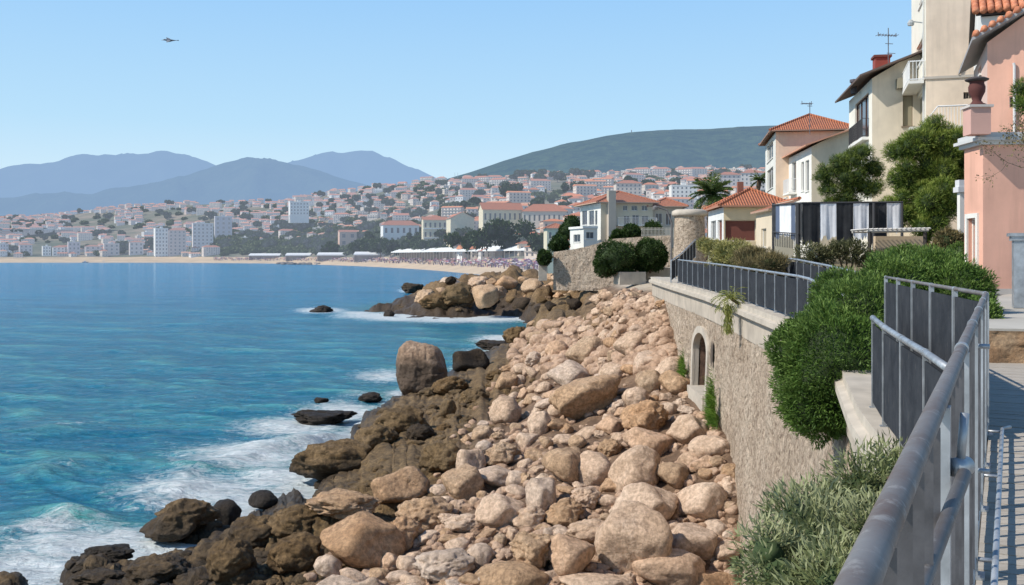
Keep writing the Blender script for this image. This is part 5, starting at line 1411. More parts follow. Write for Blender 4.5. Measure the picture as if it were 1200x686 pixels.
for i in range(16): f = i/15; p = pt(905+30*f, 272+2*f, 38.8-3.6*f)-o_; mb.tube([p, p+Vector((0,0,-.55))], .012, 4)
mb.tube([pt(905,272,38.8)-o_, pt(936,274,35.2)-o_], .02, 5); mb.build('terrace_railing', IRON, cl)
pg = thing('pergola', 'low pergola with white top beams right of the striped cloth', 'pergola', pt(1050,300,32))
mb = MB(); o_ = pg.location
for px in (1019,1084): mb.tube([pt(px,272,32)-o_, pt(px,312,32)-o_], .06, 6)
mb.build('posts', PM((.05,.04,.035)), pg)
mb = MB(); a, b = pt(1016,271,32)-o_, pt(1088,270,32)-o_; mb.tube([a,b], .045, 6); mb.tube([a+Vector((0,1.4,.0)),b+Vector((0,1.4,0))], .045, 6)
for i in range(14): p = a.lerp(b, i/13); mb.tube([p+Vector((0,-.15,.06)), p+Vector((0,1.5,.06))], .03, 4)
mb.build('beams', PM((.55,.52,.48)), pg)
mb = MB(); a, b = pt(1026,300,33.6)-o_, pt(1086,277,33.6)-o_; mb.box(a.x,b.x,a.y,a.y+.2,-.8,b.z); mb.build('back_wall', PM((.50,.39,.27)), pg)

# villa on its terrace
HZv = .05
vi = Bld('villa', 'large cream villa with orange roof and square chimney tower above the headland', 'villa', 704, 130, 290, 238, 765, 680, 10, PM((.60,.52,.38), HZv), wall2=PM((.74,.72,.66), HZv), haze=HZv,
  holes_f=[(730,735.5,241,247,'win',dict(sill=False)),(740,747,241,247,'win',dict(sill=False)),(752,759,241,247,'win',dict(sill=False)),(731,738,253,264,'win',dict(sill=False)),(741,749,252,264,'balcony',dict(out=1,ext=2.2)),(752,760,253,264,'win',dict(sill=False))],
  holes_l=[(682,688,247,264,'win',{}),(690,696,247,264,'win',{}),(697,700,247,264,'win',dict(mull=0))])
vi.roof('hip', 1.7, .8, eave=PM((.5,.36,.26), HZv))
mb = MB(); u = vi.uf(711); mb.box(u,u+1.0,-.9,-.004,0,vi.h+1.6); mb.build('chimney', PM((.46,.40,.33), HZv), vi.r)
v2 = Bld('villa_wing', 'lower villa wing with a shaded loggia right of the main villa', 'villa', 764, 132, 290, 243, 800, 758, 9, PM((.50,.43,.33), HZv), haze=HZv, holes_f=[(768,776,250,262,'win',dict(glass=GM(HZv,(.12,.11,.10)))),(780,787,250,264,'door',dict(glass=GM(HZv,(.14,.11,.09))))])
v2.roof('hip', 1.2, .7, eave=PM((.4,.28,.2), HZv))
v3 = Bld('white_annex', 'stepped white annex at the left foot of the villa', 'house', 684, 126, 300, 268, 700, 668, 5, PM(WHITE, HZv), haze=HZv, holes_f=[(687,696,272,280,'win',{})], holes_l=[(672,680,275,284,'win',{})])
mb = MB(); mb.box(-.2,v3.w,-.2,v3.d,v3.h+.003,v3.h+.3); mb.build('parapet', PM(WHITE, HZv), v3.r)
tag(link('villa_terrace', np_mesh('villa_terrace', *(lambda: (lambda X,Y: (np.stack([X.ravel(),Y.ravel(),(9.8+1.3*sst(100,128,Y)*sst(640,690,600+F*X/Y)+.25*fbm(np.stack([X*.3,Y*.3,X*0],-1).reshape(-1,3),3).reshape(X.shape)).ravel()],-1), grid_faces(60,60)))(*np.meshgrid(np.linspace(5,40,60), np.linspace(101,170,60))))(), M_garden)), kind='structure')
# stone retaining wall, stepping up to the right
def retain():
    a = np.array([4.2,100]); b = np.array([15.5,96]); n, m = 160, 40
    s, hh = np.meshgrid(np.linspace(0,1,n), np.linspace(0,1,m)); s = s.ravel(); hh = hh.ravel()
    top = np.interp(600+F*(a[0]+(b[0]-a[0])*s)/100, [640,645,680,700,717,760,800], [306,296,291,285,280,277,276])
    X = a[0]+(b[0]-a[0])*s; Y = a[1]+(b[1]-a[1])*s; zt = EYE-(top-300)/F*98; Z = 6.5+(zt-6.5)*hh
    Y = Y-.10*ridged(np.stack([X,Y,Z],-1)*1.4, 3)
    return np_mesh('stones', np.stack([X,Y,Z],-1), grid_faces(m,n), M_wall)
rw = thing('retaining_wall', 'long stone retaining wall rising to the right below the villa', 'wall', (4.2,100,7)); o = link('stones', retain(), rw); o.location = (-4.2,-100,-7)
fn = thing('picket_fence', 'pale picket fence on top of the retaining wall below the villa', 'fence', pt(752,278,97))
for i in range(26):
    mb = MB(); mb.box(i*.135,i*.135+.05,0,.05,-.1,.95); mb.build('picket', PM((.62,.56,.46), .03), fn)
mb = MB(); mb.box(-.05,3.5,.052,.09,.15,.23); mb.box(-.05,3.5,.052,.09,.72,.80); mb.build('rail', PM((.58,.52,.42), .03), fn)
for i, (px,py,Y,r,lab) in enumerate(((655,285,125,9,'rounded shrub left of the villa annex'),(740,272,122,9,'small shrub in front of the villa balcony'),(765,270,122,10,'rounded shrub in front of the villa wing'),(725,277,122,7,'low shrub beside the villa chimney'),(670,262,160,9,'dark tree left of the villa'),(664,272,158,9,'dark bushy tree below the left side of the villa'))):
    bush('shrub', lab, 'shrub', [B3(px,py,Y,r), B3(px+6,py+3,Y,r*.6), B3(px-5,py+4,Y,r*.7)], 2200, .35, .14, LM_dark, 80+i)

# ------------------------------------------------------------------ bay: beach, town hillside, hills
PXC = [-600,0,100,200,320,440,540,610,700,1000,1700]
SHY = [1440,1440,1440,1440,1280,886,576,411,380,350,350]
SKY = [262,258,250,240,238,222,211,208,206,197,190]
TPY = [2800,2500,2400,2300,2100,1900,1700,1600,1500,1500,1500]
BW = [60,60,60,70,110,120,120,110,100,100,100]
def bay(px):
    sh, sk, tp, bw_ = (np.interp(px, PXC, q) for q in (SHY, SKY, TPY, BW))
    return sh, sh+bw_, tp, EYE-(sk-300)/F*tp
def town_z(px, Y):
    sh, bk, tp, zt = bay(px); s = (Y-bk)/(tp-bk)
    z = np.where(s < 0, 6.2*np.clip((Y-sh)/(bk-sh), -1, 1), 6.2+(zt-6.2)*np.clip(s, 0, 1)**1.05)
    z = z+np.where(s > 1, -(Y-tp)*.03, 0)+np.where(s > 0, 2.5*vn(np.stack([px*.03, Y*.006, Y*0], -1), 3)*np.clip(s*6, 0, 1), 0)
    return z
def far_sheet(name, px, t0, t1, nr, mat, zoff=0):
    V = []; pxs = np.linspace(-600, 1700, 260)
    for t in np.linspace(t0, t1, nr):
        sh, bk, tp, zt = bay(pxs)
        Y = np.where(t < 1, sh-60+(bk-sh+60)*t, bk+(tp-bk)*(t-1))
        V.append(np.stack([(pxs-600)/F*Y, Y, town_z(pxs, Y)+zoff], -1))
    o = link(name, np_mesh(name, np.concatenate(V), grid_faces(nr, 260), mat)); tag(o, kind='structure')
M_sand = paint('sand', (.52,.40,.28), .95, .10, .05, 0, haze=.14); M_slope = NT('town_slope'); t = M_slope
c = t.ramp(t.noise(t.coord('World'), .012, 6, .7), [(.35, (.05,.075,.035)), (.5, (.12,.12,.07)), (.65, (.26,.20,.14))]); c = t.mix(.3, c, (0,0,0)); t.set(Base_Color=c, Roughness=1., Emission_Color=HAZE); t.p.inputs['Emission Strength'].default_value = .24; M_slope = t.m  # slope colour dimmed and set glowing, distance haze painted in
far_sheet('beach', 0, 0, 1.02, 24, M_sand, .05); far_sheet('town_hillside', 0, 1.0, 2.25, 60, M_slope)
# town houses
def small_house(rg, haze, kind):
    w, d = rg.uniform(8, 16), rg.uniform(8, 12); h = rg.choice([4.5, 6, 6.5, 8.5]) if kind != 'block' else rg.uniform(12, 17)
    if kind == 'block': w = rg.uniform(14, 26)
    mb = MB(); mb.box(-w/2,w/2,-d/2,d/2,-5,h,0)
    nf = max(2, int(h/3)); nw = max(2, int(w/3.2))
    for f in range(nf):
        for i in range(nw):
            if rg.random() < .12: continue
            x = -w/2+w*(i+.5)/nw; z = 1.0+f*(h-.6)/nf
            mb.box(x-.6,x+.6,-d/2-.06,-d/2-.01,z,z+1.5,2)
        for i in range(3): y = -d/2+d*(i+.5)/3; z = 1.0+f*(h-.6)/nf; mb.box(-w/2-.06,-w/2-.01,y-.5,y+.5,z,z+1.5,2)
        if kind == 'block' or rg.random() < .4: mb.box(-w/2,w/2,-d/2-.9,-d/2-.07,.72+f*(h-.6)/nf,.9+f*(h-.6)/nf,3)
    o = .6
    if kind == 'flat': mb.box(-w/2-.15,w/2+.15,-d/2-.15,d/2+.15,h+.003,h+.55,3); mb.box(-1.5,1.5,-1,2,h+.55,h+2.6,0)
    else:
        r = rg.uniform(1.6, 2.8); a0,a1,b0,b1 = -w/2-o,w/2+o,-d/2-o,d/2+o; q = (b1-b0)/2
        c0,c1,c2,c3 = (a0,b0,h),(a1,b0,h),(a1,b1,h),(a0,b1,h)
        e = q if rg.random() < .6 else 0
        r0, r1 = (a0+e,0,h+r),(a1-e,0,h+r)
        for f_ in ([c0,c1,r1,r0],[c1,c2,r1],[c2,c3,r0,r1],[c3,c0,r0]): mb.face(f_, 1)
        mb.face([c0,c1,c2,c3], 3)
        if rg.random() < .6: mb.box(w*.2,w*.2+.9,-.5,.4,h+r*.3,h+r+.9,0)
    return mb
WC = [(.70,.66,.60),(.66,.55,.42),(.64,.47,.37),(.72,.70,.67),(.58,.50,.42),(.68,.58,.50)]
HB = [.12,.22,.32,.43]
def far_mats(b, rg):
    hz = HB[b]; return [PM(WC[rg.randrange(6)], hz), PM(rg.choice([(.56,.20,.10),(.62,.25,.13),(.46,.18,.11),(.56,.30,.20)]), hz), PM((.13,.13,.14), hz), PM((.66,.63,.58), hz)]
HV = []
rgp = random.Random(12)
for b in range(4):
    L = []
    for k in range(18):
        kind = 'hip' if k < 15 else 'flat' if k < 17 else 'block'
        L.append((kind, small_house(rgp, 0, kind).mesh('house', far_mats(b, rgp))))
    HV.append(L)
def hbin(Y): return 0 if Y < 700 else 1 if Y < 1100 else 2 if Y < 1600 else 3
spots = []
rq = random.Random(5); tries = 0
while len(spots) < 2100 and tries < 90000:
    tries += 1
    px = rq.uniform(-60, 905) if rq.random() < .93 else rq.uniform(905, 1000); px_a = np.array([px]); sh, bk, tp, zt = [float(q[0]) for q in bay(px_a)]
    s = rq.random()**.85; Y = bk+15+(tp-bk)*s
    if 250 < px < 520 and s < .22: continue
    if vn(np.array([[px*.02, s*5, 1.0]]), 9)[0] > .42: continue
    X = (px-600)/F*Y
    sep = 14 if Y < 1000 else 17
    if any(abs(X-a) < sep and abs(Y-b) < sep*1.6 for a, b, *_ in spots): continue
    spots.append((X, Y, float(town_z(px_a, np.array([Y]))[0]), px, s))
spots.sort(key=lambda q: q[1])
ind, rest = spots[:285], spots[285:]
zone = lambda px: ('on the left shore of the far bay' if px < 250 else 'on the town slope left of the headland' if px < 560 else 'on the slope below the dark green hill')
for (X, Y, z, px, s) in ind:
    kind, me = rq.choice(HV[hbin(Y)]); 
    nm = {'hip':'house','flat':'house','block':'apartment_block'}[kind]
    lab = {'hip':'small distant house with an orange tiled roof ','flat':'small distant flat roofed pale house ','block':'distant pale apartment block with rows of balconies '}[kind]+zone(px)
    o = link(nm, me); o.location = (X,Y,z); o.rotation_euler = (0,0,rq.uniform(-.5,.5)-X/Y); tag(o, lab, 'house' if kind != 'block' else 'apartment block', {'hip':'tiled houses ','flat':'flat roofed houses ','block':'apartment blocks '}[kind]+zone(px))
# the very far remainder of the town reads as one mass
Vs, Fs, Ms = [], [], []; n0 = 0
packs = {}
for (X, Y, z, px, s) in rest:
    b = hbin(Y); k = rq.randrange(18); key_ = (b, k)
    a = rq.uniform(-.5,.5)-X/Y; packs.setdefault(b, []).append((k, X, Y, z, a))
mall = MB(); mats_all = []
mb_cache = {}
for b, L in packs.items():
    for (k, X, Y, z, a) in L:
        me = HV[b][k][1]
        if (b,k) not in mb_cache:
            mb_cache[(b,k)] = ([v.co.copy() for v in me.vertices], [tuple(p.vertices) for p in me.polygons], [p.material_index for p in me.polygons], [mm.name for mm in me.materials])
        vv, ff, mi, mn = mb_cache[(b,k)]; ca, sa = math.cos(a), math.sin(a); base_ = len(mall.v)
        mall.v += [(X+v.x*ca-v.y*sa, Y+v.x*sa+v.y*ca, z+v.z) for v in vv]; mall.f += [tuple(base_+i for i in f) for f in ff]
        for m_ in mn:
            if m_ not in mats_all: mats_all.append(m_)
        mall.m += [mats_all.index(mn[i]) for i in mi]
o = mall.build('distant_town', [bpy.data.materials[n] for n in mats_all]); tag(o, 'mass of tiny pale houses covering the farthest slopes', 'town', kind='stuff')

# named blocks of the waterfront, nearest first
def block(label, px0, px1, yt, yb, Y, wall, roof, floors, cols, px_far=None, depth=12, rise=3.0, blank=False, balc=False, cat='apartment block', name='apartment_block'):
    hz = 1-math.exp(-Y/3600)
    hf = []
    if not blank:
        for f in range(floors):
            for c in range(cols):
                w_ = (px1-px0)/cols; x = px0+w_*(c+.5); hh = (yb-yt)/floors; y = yt+hh*(f+.55)
                hf.append((x-w_*.2, x+w_*.2, y-hh*.27, y+hh*.25, 'win', dict(sill=False, mull=0, frame=PM((.6,.58,.55), hz), glass=GM(hz,(.09,.10,.11)))))
    b = Bld(name, label, cat, px0, Y, yb, yt, px1, px_far or px0-3, depth, PM(wall, hz), haze=hz, holes_f=hf)
    mb = MB(); mb.box(0,b.w,.3,b.d,-12,-.52); mb.box(.0,.29,.3,b.d,-12,-.52); mb.build('footing', PM(wall, hz), b.r)
    if roof == 'flat':
        mb = MB(); mb.box(-.2,b.w+.2,-.2,b.d+.2,b.h+.004,b.h+.8); mb.build('parapet', PM(WHITE, hz), b.r); mb = MB(); mb.box(b.w*.4,b.w*.6,2,6,b.h+.8,b.h+3); mb.build('lift_housing', PM(wall, hz), b.r)
    else: b.roof(roof, rise, .8, pitch=.8, eave=PM((.5,.36,.26), hz))
    if balc:
        for f in range(floors): mb = MB(); z = b.h*(f)/floors+.2; mb.box(.3,b.w-.3,-1.3,-.01,z,z+1.0); mb.build('balcony', PM(WHITE, hz), b.r)
    return b
C1 = (.66,.57,.40); C2 = (.62,.56,.46)
block('long cream apartment building with an orange roof behind the beach restaurant', 566, 612, 246, 290, 650, C1, 'gable_x', 3, 8, 561, 14, 5)
block('right half of the long cream apartment building, next to the villa trees', 612, 664, 248, 290, 640, C2, 'hip', 3, 9, 612, 14, 5)
block('cream building with a big blank gable wall left of the long apartment building', 528, 556, 256, 292, 770, C1, 'gable_y', 3, 1, 523, 22, 5, blank=True)
block('cream apartment house with balconies left of the blank gable building', 496, 524, 258, 291, 840, C1, 'gable_x', 3, 5, 494, 12, balc=True)
block('white villa with a large orange hipped roof and trees at both sides', 449, 491, 264, 287, 1010, WHITE, 'hip', 2, 6, 446, 14, 5)
block('narrow orange pink building between dark trees behind the beach', 398, 418, 272, 297, 1190, (.62,.40,.29), 'gable_x', 3, 2, 396, 12, 2.5)
block('small cream house with an orange roof left of the villa annex', 641, 664, 268, 298, 300, C1, 'hip', 2, 3, 637, 8, 1.6, cat='house', name='house')
block('pink roofed low house right above the beach end', 608, 632, 286, 298, 560, (.62,.50,.38), 'hip', 1, 3, 606, 7, 1.5, cat='house', name='house')
block('tall white twin tower block on the far shore', 182, 197, 268, 303, 1525, WHITE, 'flat', 8, 4, 180, 16)
block('orange topped tower joined to the twin tower block', 198, 218, 270, 303, 1530, (.60,.48,.42), 'hip', 8, 4, 197, 16, 4)
block('wide pale tower with an orange top right of the twin towers', 226, 250, 262, 296, 1560, (.66,.60,.56), 'flat', 8, 5, 225, 16)
block('grey side tower behind the wide pale tower', 252, 272, 254, 290, 1640, (.46,.44,.46), 'flat', 7, 3, 251, 18, blank=False)
block('pale square hotel block high on the middle slope', 340, 362, 237, 252, 1500, WHITE, 'flat', 4, 6, 338, 16)
block('pink roofed apartment row at the upper right of the town', 842, 868, 205, 222, 900, (.62,.55,.50), 'hip', 4, 5, 838, 14, 3)
block('second apartment row at the upper right next to the cream houses', 868, 897, 203, 222, 920, (.66,.60,.54), 'hip', 4, 6, 866, 14, 3)
block('orange roofed row house in the middle of the upper town', 722, 752, 215, 228, 820, (.60,.52,.44), 'hip', 3, 6, 719, 14, 3)
block('white apartment block below the green hill right of the row house', 787, 817, 218, 232, 800, WHITE, 'flat', 3, 6, 784, 14)
for i, (a, b_, yt, w_) in enumerate(((0,10,286,(.5,.5,.52)),(23,38,287,(.55,.48,.46)),(50,60,289,WHITE),(62,76,290,WHITE),(80,94,284,(.52,.46,.46)),(100,118,289,(.6,.52,.48)),(122,140,286,(.6,.5,.44)),(152,168,284,(.64,.56,.52)),(-14,-2,288,WHITE))):
    block(['grey','pinkish','first small white','second small white','mauve','wide pinkish','cream','rosy cream','outermost white'][i]+' waterfront block on the left shore of the far bay', a, b_, yt, 303, 1540, w_, 'flat' if i % 2 == 0 else 'hip', 4, 3, a-1, 14, 2.5)
# beach pavilion
pv = thing('beach_pavilion', 'long white beach restaurant roof on posts behind the parasols', 'beach restaurant', pt(458,300,925))
pa_, pb_ = pt(458,300,925), pt(616,300,545); L = (pb_-pa_).length; pv.rotation_euler = (0,0,math.atan2(pb_.y-pa_.y, pb_.x-pa_.x))
mb = MB(); mb.face([(0,0,3.6),(L,0,3.6),(L,9,6.4),(0,9,6.4)]); mb.face([(0,0,3.4),(L,0,3.4),(L,9,6.2),(0,9,6.2)]); mb.face([(0,0,3.6),(L,0,3.6),(L,0,2.9),(0,0,2.9)]); mb.build('roof', PM((.72,.72,.70), .12), pv)
for i in range(40):
    mb = MB(); x = .2+(L-.4)*i/39; mb.box(x-.15,x+.15,.2,.45,-5,3.3); mb.build('post', PM((.5,.44,.38), .14), pv)
mb = MB(); mb.box(0,L,8,8.3,-6,5.9); mb.build('back_wall', PM((.35,.28,.22), .14), pv)
for i, (a, b_, y, Y) in enumerate(((0,0,0,0),(0,0,0,0),(292,332,295,1100),(335,368,296,1000),(372,410,298,880),(415,452,299,800))):
    if not a: continue
    p = thing('beach_hut', ['','leftmost long white beach club roof','second long white beach club roof from the left','middle white beach club roof','white beach club roof near the jetty','white beach club roof nearest to the restaurant'][i], 'beach hut', pt(a, 302.5, float(bay(np.array([(a+b_)/2]))[1][0])-12)); Y = p.location.y; L = (b_-a)/F*Y-4
    mb = MB(); mb.face([(0,-4,4),(L,-4,4),(L,6,6.5),(0,6,6.5)]); mb.box(0,L,-4,-3.7,2.8,3.99); mb.build('roof', PM((.70,.70,.70), .22), p)
    mb = MB(); mb.box(.3,L-.3,5,5.3,-4,6.2); mb.box(.3,.8,-3.6,5,-4,3.9); mb.box(L-.8,L-.3,-3.6,5,-4,3.9); mb.build('wall', PM((.36,.30,.27), .22), p)
# parasols and bathers as one distant crowd
mb = MB(); rg = random.Random(8)
for i in range(1500):
    px = rg.uniform(250, 640); sh, bk, tp, zt = [float(q[0]) for q in bay(np.array([px]))]; Y = sh+(bk-sh)*rg.uniform(.50, 1.02)
    if px < 380 and rg.random() < .3: continue
    X = (px-600)/F*Y; z = float(town_z(np.array([px]), np.array([Y]))[0]); r = rg.uniform(.9, 1.5); m = rg.choice([0,0,1,1,2,3]); k = 6
    if rg.random() < .6:
        c = (X, Y, z+2.7); ring = [(X+r*math.cos(6.283*j/k), Y+r*math.sin(6.283*j/k), z+2.1) for j in range(k)]
        for j in range(k): mb.face([ring[j], ring[(j+1)%k], c], m)
        mb.box(X-.05,X+.05,Y-.05,Y+.05,z-.2,z+2.2,1)
    else: mb.box(X-.3,X+.3,Y-.3,Y+.3,z-.2,z+1.55,m); mb.box(X+.4,X+2,Y-.4,Y+.4,z+.2,z+.6,3)
o = mb.build('beach_crowd', [PM((.22,.13,.22), .16), PM((.09,.07,.10), .16), PM((.42,.16,.16), .16), PM((.55,.50,.50), .16)]); tag(o, 'crowd of purple and white parasols and bathers along the back of the beach', 'beach crowd', kind='stuff')
# single bathers on the open sand
def person_mesh():
    me = bpy.data.meshes.new('person'); V = [(0,0,.95),(0,0,1.2),(0,0,1.45),(0,0,1.55),(0,0,1.70),(.10,0,.9),(.13,.03,.5),(.14,0,.05),(-.10,0,.9),(-.13,-.05,.5),(-.14,-.02,.05),(.2,0,1.42),(.27,0,1.15),(.25,.1,.9),(-.2,0,1.42),(-.27,0,1.15),(-.24,.12,.9),(.15,.12,.02),(-.13,.10,.02)]
    E = [(0,1),(1,2),(2,3),(3,4),(0,5),(5,6),(6,7),(0,8),(8,9),(9,10),(2,11),(11,12),(12,13),(2,14),(14,15),(15,16),(7,17),(10,18)]
    me.from_pydata(V, E, []); return me
pm = person_mesh(); po_ = bpy.data.objects.new('person', pm); COL.objects.link(po_)
sk = po_.modifiers.new('s', 'SKIN'); rad = [.15,.14,.15,.06,.10,.09,.065,.045,.09,.065,.045,.06,.045,.03,.06,.045,.03,.03,.03]
for i, r_ in enumerate(rad): pm.skin_vertices[0].data[i].radius = (r_, r_)
pm.skin_vertices[0].data[0].use_root = True
po_.modifiers.new('u', 'SUBSURF').levels = 1
dg = bpy.context.evaluated_depsgraph_get(); pme = bpy.data.meshes.new_from_object(po_.evaluated_get(dg)); bpy.data.objects.remove(po_)
skin = PM((.30,.17,.11), .12); swim = [PM(c, .12) for c in ((.04,.05,.12),(.35,.05,.05),(.05,.05,.05))]
for p in pme.polygons: p.material_index = 1 if .78 < p.center.z < 1.02 else 0
for i, (px, py, lab) in enumerate(((556,311,'leftmost person of the loose pair standing on the open sand'),(562,312,'person in the middle of the open sand'),(571,309,'person walking near the parasols on the open sand'),(578,313,'person on the open sand above the rocks'),(584,310,'person in dark swimwear beside the parasols'),(590,312,'person near the right end of the open sand'),(536,308,'lone person on the sand left of the group'),(515,307,'lone person at the middle of the beach'),(470,306,'lone person near the left part of the beach'),(602,313,'rightmost person on the sand next to the headland'))):
    me = pme.copy(); me.materials.clear(); me.materials.append(skin); me.materials.append(swim[i%3])
    sh, bk, tp, zt = [float(q[0]) for q in bay(np.array([px]))]
    Ys = np.linspace(sh, bk, 200); zz = town_z(np.full(200, px, float), Ys); pr = 300+(EYE-zz)/Ys*F; k = int(np.argmin(np.abs(pr-py-1)))
    o = link('person', me); o.location = ((px-600)/F*Ys[k], Ys[k], zz[k]+.05); o.rotation_euler = (0,0,i*1.3); o.scale = (1.05,)*3; tag(o, lab, 'person')
# jetty
jt = MB(); Vs, Fs, n0 = [], [], 0
for i in range(70):
    V, Fc = rock_verts(300+i%5, 2); p = on_sea(322+random.random()*62, 309.2+random.random()*1.2); s = random.uniform(1.2,2.6); Vs.append(V*np.array([s*1.4,s,s*.8])+np.array([p.x,p.y,.6])); Fs.append(Fc+n0); n0 += len(V)
tag(link('jetty', np_mesh('jetty', np.concatenate(Vs), np.concatenate(Fs), PM((.20,.18,.17), .14))), 'low dark rock jetty reaching out from the middle of the beach', 'jetty')
for i, (px, py, w_) in enumerate(((32,306.6,9),(100,307.3,8),(122,307.2,9))):
    p = on_sea(px, py+.7); k = p.y/F; b = thing('boat', ['far left dark moored boat','left boat of the close moored pair','right boat of the close moored pair'][i], 'boat', p); L = w_*k
    mb = MB(); pr = [(-L/2,0),(-L*.42,.9),(L*.25,1.2),(L/2,0),(L*.25,-1.2),(-L*.42,-.9)]
    mb.face([(x,y,1.3) for x,y in pr]); [mb.face([(pr[j][0]*.85,pr[j][1]*.6,-.3),(pr[(j+1)%6][0]*.85,pr[(j+1)%6][1]*.6,-.3),(*pr[(j+1)%6],1.3),(*pr[j],1.3)]) for j in range(6)]; mb.build('hull', PM((.14,.14,.18), .3), b)
    mb = MB(); mb.box(-L*.2,L*.1,-.7,.7,1.3,2.6); mb.build('cabin', PM((.5,.5,.5), .3), b)

# trees of the town
def tree_variant(seed, haze, tall=False):
    rg = np.random.default_rng(seed); bl = []
    for k in range(7): bl.append((rg.normal()*2.2, rg.normal()*2.2, 5+rg.random()*(5 if tall else 2.5), rg.uniform(1.8,3), rg.uniform(1.8,3), rg.uniform(1.6,2.6)))
    C, D, r = blob_points(bl, 1500, seed, .4)
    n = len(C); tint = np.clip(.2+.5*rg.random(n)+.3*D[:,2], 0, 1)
    return C, D, tint, bl
TV = []
for b in range(3):
    hz = [.12,.20,.32][b]; lm = leaf_mat('town_tree_leaf', (.015,.032,.012), (.035,.065,.020), (.075,.11,.035), haze=hz); L = []
    for k in range(4):
        C, D, tint, bl = tree_variant(k+b*10, hz, k == 3)
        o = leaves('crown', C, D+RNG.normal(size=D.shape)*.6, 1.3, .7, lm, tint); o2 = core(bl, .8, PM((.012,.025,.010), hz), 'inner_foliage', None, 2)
        mb = MB(); mb.tube([(0,0,-3),(0,0,5)], [.4,.2], 6); o3 = mb.build('trunk', PM((.10,.07,.05), hz))
        L.append((o.data, o2.data, o3.data)); [bpy.data.objects.remove(q) for q in (o, o2, o3)]
    TV.append(L)
tl = [(x,y,1) for x,y in ((424,296),(432,292),(440,296),(428,284),(446,288),(388,292),(392,284),(381,294),(494,290),(500,296),(510,288),(520,292),(478,290),(468,294),(458,290),(536,291),(560,288),(590,292),(640,300),(560,268),(553,276))]
tl += [(rq.uniform(250,395), rq.uniform(266,294), 0) for _ in range(62)]+[(rq.uniform(395,560), rq.uniform(262,294), 0) for _ in range(34)]
tl += [(rq.uniform(0,900), None, 0) for _ in range(190)]+[(rq.uniform(140,185), rq.uniform(285,299), 0) for _ in range(10)]
for i, (px, py, f) in enumerate(tl):
    sh, bk, tp, zt = [float(q[0]) for q in bay(np.array([px]))]; Ys = np.linspace(bk+6, tp, 300); zz = town_z(np.full(300, px, float), Ys); pr = 300+(EYE-zz)/Ys*F
    k = rq.randrange(20, 298) if py is None else int(np.argmin(np.abs(pr-py)))
    if f: k = 4
    Y = Ys[k]; b = 0 if Y < 750 else 1 if Y < 1200 else 2; c, ci, tr = rq.choice(TV[b])
    r = thing('tree', 'dark green tree among the houses '+zone(px), 'tree', ((px-600)/F*Y, Y, zz[k]-1.5), rq.uniform(0,6), 'trees '+zone(px)); s = rq.uniform(.8, 1.5)*(1.15 if Y > 1000 else 1)*(1.5 if f else 1); r.scale = (s,s,s*rq.uniform(.85,1.15))
    link('crown', c, r); link('inner_foliage', ci, r); link('trunk', tr, r)

# woods between the farthest houses, one mass
Vw, Fw, Tw, n0 = [], [], [], 0; rgw = np.random.default_rng(77)
for w_i in range(1000):
    px = rq.uniform(-40, 900) if w_i < 620 else rq.uniform(240, 470); sh, bk, tp, zt = [float(q[0]) for q in bay(np.array([px]))]; s = rq.random() if w_i < 620 else rq.uniform(0, .3)
    Y = bk+30+(tp-bk)*s*1.08
    if w_i < 620 and vn(np.array([[px*.025, s*6, 4.0]]), 19)[0] < -.1: continue
    z = float(town_z(np.array([px]), np.array([Y]))[0]); m = 170; k = rgw.normal(size=(m,3)); k /= np.linalg.norm(k, axis=1, keepdims=True)
    R_ = rgw.uniform(3, 7); C = k*np.array([R_*1.5,R_,R_*.75])*rgw.uniform(.75,1.05,(m,1))+np.array([(px-600)/F*Y, Y, z+R_*.55]); D_2 = rgw.normal(size=(m,3)); S_ = np.cross(D_2, rgw.normal(size=(m,3))); S_ /= np.linalg.norm(S_,axis=1,keepdims=True); D_2 /= np.linalg.norm(D_2,axis=1,keepdims=True)
    L_ = R_*.32; Q = np.stack([C-D_2*L_, C+S_*L_, C+D_2*L_, C-S_*L_], 1).reshape(-1,3)
    Vw.append(Q); Tw.append(np.repeat(np.clip(.3+.5*k[:,2]+.3*rgw.random(m),0,1),4)); Fw.append(np.arange(m*4).reshape(-1,4)+n0); n0 += m*4
o = link('far_woods', np_mesh('far_woods', np.concatenate(Vw), np.concatenate(Fw), leaf_mat('far_woods_leaf', (.03,.05,.02), (.075,.11,.035), (.13,.16,.06), haze=.27), False, attrs={'tint': np.concatenate(Tw)})); tag(o, 'dark green woods and gardens between the distant houses', 'woods', kind='stuff')

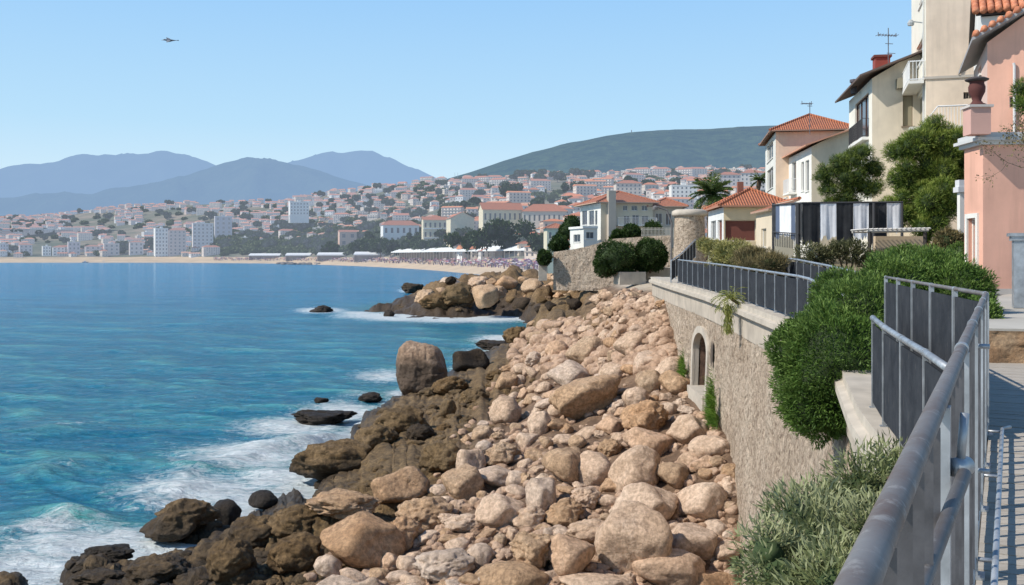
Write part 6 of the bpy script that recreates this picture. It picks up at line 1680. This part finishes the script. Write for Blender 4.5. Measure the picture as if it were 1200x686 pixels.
# hills
def hill(name, poly, Y0, Y1, c_lo, c_hi, haze, z0=0, amp=.02, ext=(-900,1900), seed=1, ns=.002, nz=2.6):
    t = NT(name); n1 = t.noise(t.coord('World', (1,1,1.5)), ns*6, 8, .68); n2 = t.noise(t.coord('World', (1,.5,1)), ns, 3)
    c = t.ramp(n1, [(.40, c_lo), (.60, c_hi)]); c = t.mix(t.ramp(n2, [(.4, .3), (.65, 0)]), c, c_lo)
    t.set(Base_Color=t.mix(haze, c, (0,0,0)), Roughness=1., Specular_IOR_Level=0., Normal=t.bump(n1, .8, Y1*.012), Emission_Color=(.31,.47,.71)); t.p.inputs['Emission Strength'].default_value = haze  # bluish distance haze painted in as dimmed colour plus emission
    pxs = np.linspace(ext[0], ext[1], 420); ys = np.interp(pxs, [p[0] for p in poly], [p[1] for p in poly]); k = np.ones(7)/7
    ys = np.convolve(np.pad(ys, 3, 'edge'), k, 'valid')+fbm(np.stack([pxs*.03,pxs*0,pxs*0+seed],-1),4,seed)*nz; nr = 90; V = []
    for i in range(nr):
        f = i/(nr-1); Y = Y0+(Y1-Y0)*min(f/.85, 1.0)+max(0, f-.85)*(Y1-Y0)*1.2
        X = (pxs-600)/F*Y; top = EYE+(300-ys)/F*Y1; g = math.sin(min(f/.85, 1)*math.pi/2)**1.1 if f <= .85 else 1-(f-.85)*2.2
        z = z0+(top-z0)*g; P = np.stack([pxs*.012, np.full_like(pxs, f*5), pxs*0], -1)
        z = z+(top-z0)*(ridged(P, 4, seed)*.17*min(1, nz/1.6)*math.sin(min(f/.85,1)*math.pi)+ridged(P*3, 3, seed+4)*.010*min(1, nz/1.2))
        V.append(np.stack([X, np.full_like(X, Y), z], -1))
    o = link(name, np_mesh(name, np.concatenate(V), grid_faces(nr, 420), t.m)); tag(o, kind='structure')
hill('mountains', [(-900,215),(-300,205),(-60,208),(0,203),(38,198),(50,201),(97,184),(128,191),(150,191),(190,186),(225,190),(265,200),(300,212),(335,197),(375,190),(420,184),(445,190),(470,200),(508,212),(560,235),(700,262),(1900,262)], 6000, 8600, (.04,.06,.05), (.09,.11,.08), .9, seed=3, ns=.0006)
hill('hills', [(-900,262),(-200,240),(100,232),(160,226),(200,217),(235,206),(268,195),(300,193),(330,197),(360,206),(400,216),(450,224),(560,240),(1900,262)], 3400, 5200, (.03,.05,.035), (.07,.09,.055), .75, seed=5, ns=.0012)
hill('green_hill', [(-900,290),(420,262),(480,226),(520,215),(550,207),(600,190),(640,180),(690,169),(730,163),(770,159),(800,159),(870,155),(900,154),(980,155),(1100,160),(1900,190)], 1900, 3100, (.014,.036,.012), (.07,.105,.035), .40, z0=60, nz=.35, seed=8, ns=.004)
ms = thing('radio_mast', 'thin radio mast on the crest of the dark green hill', 'mast', pt(740,166,3080))
mb = MB()
for a in range(3): x, y = 3*math.cos(a*2.1), 3*math.sin(a*2.1); mb.tube([(x,y,-10),(x*.2,y*.2,36)], .7, 4)
mb.build('lattice', PM((.2,.2,.22), .3), ms); mb = MB(); mb.box(-3,3,-3,3,14,17); mb.build('platform', PM((.3,.3,.3), .3), ms)
ms2 = thing('radio_mast', 'pair of tiny masts on the skyline where the town meets the hill', 'mast', pt(533,214,1700))
for dx in (0, 5):
    mb = MB(); mb.tube([(dx,0,-10),(dx,0,17)], [.5,.2], 5); mb.build('pole', PM((.3,.3,.3), .35), ms2)

# gull
bd = thing('gull', 'grey gull flying high over the bay with one wing lifted', 'bird', pt(198,47.5,45), .35)
mb = MB(); 
def ringbody(mb, prof, n=10):
    b = len(mb.v)
    for (x, r, z) in prof:
        for k in range(n): a = 6.283*k/n; mb.v.append((x, r*math.cos(a), z+r*.9*math.sin(a)))
    for i in range(len(prof)-1):
        for k in range(n): k2 = (k+1)%n; mb.f.append((b+i*n+k,b+i*n+k2,b+(i+1)*n+k2,b+(i+1)*n+k)); mb.m.append(0)
ringbody(mb, [(-.27,.004,-.01),(-.25,.018,0),(-.20,.04,.015),(-.14,.042,.01),(-.05,.07,0),(.06,.065,0),(.17,.035,.01),(.30,.012,.02)])
for sd, zt, yt in ((1,.20,.30),(-1,-.16,.26)):      # wings continue the body surface
    L = [(-.09,.03*sd,.02),(-.12,yt*sd,zt),(-.02,yt*1.9*sd,zt*1.0),(.12,yt*2.4*sd,zt*.5),(.06,yt*1.3*sd,zt*.8),(.06,.03*sd,.02)]
    mb.face(L[:2]+[L[4],L[5]]); mb.face([L[1],L[2],L[3],L[4]])
mb.face([(.26,-.02,.02),(.42,-.09,.03),(.44,0,.03),(.42,.09,.03),(.26,.02,.02)])
mb.build('body', PM((.16,.18,.21)), bd, True)
mb = MB(); mb.tube([(-.26,0,-.005),(-.33,0,-.02)], [.012,.003], 6); mb.build('beak', PM((.35,.22,.05)), bd)
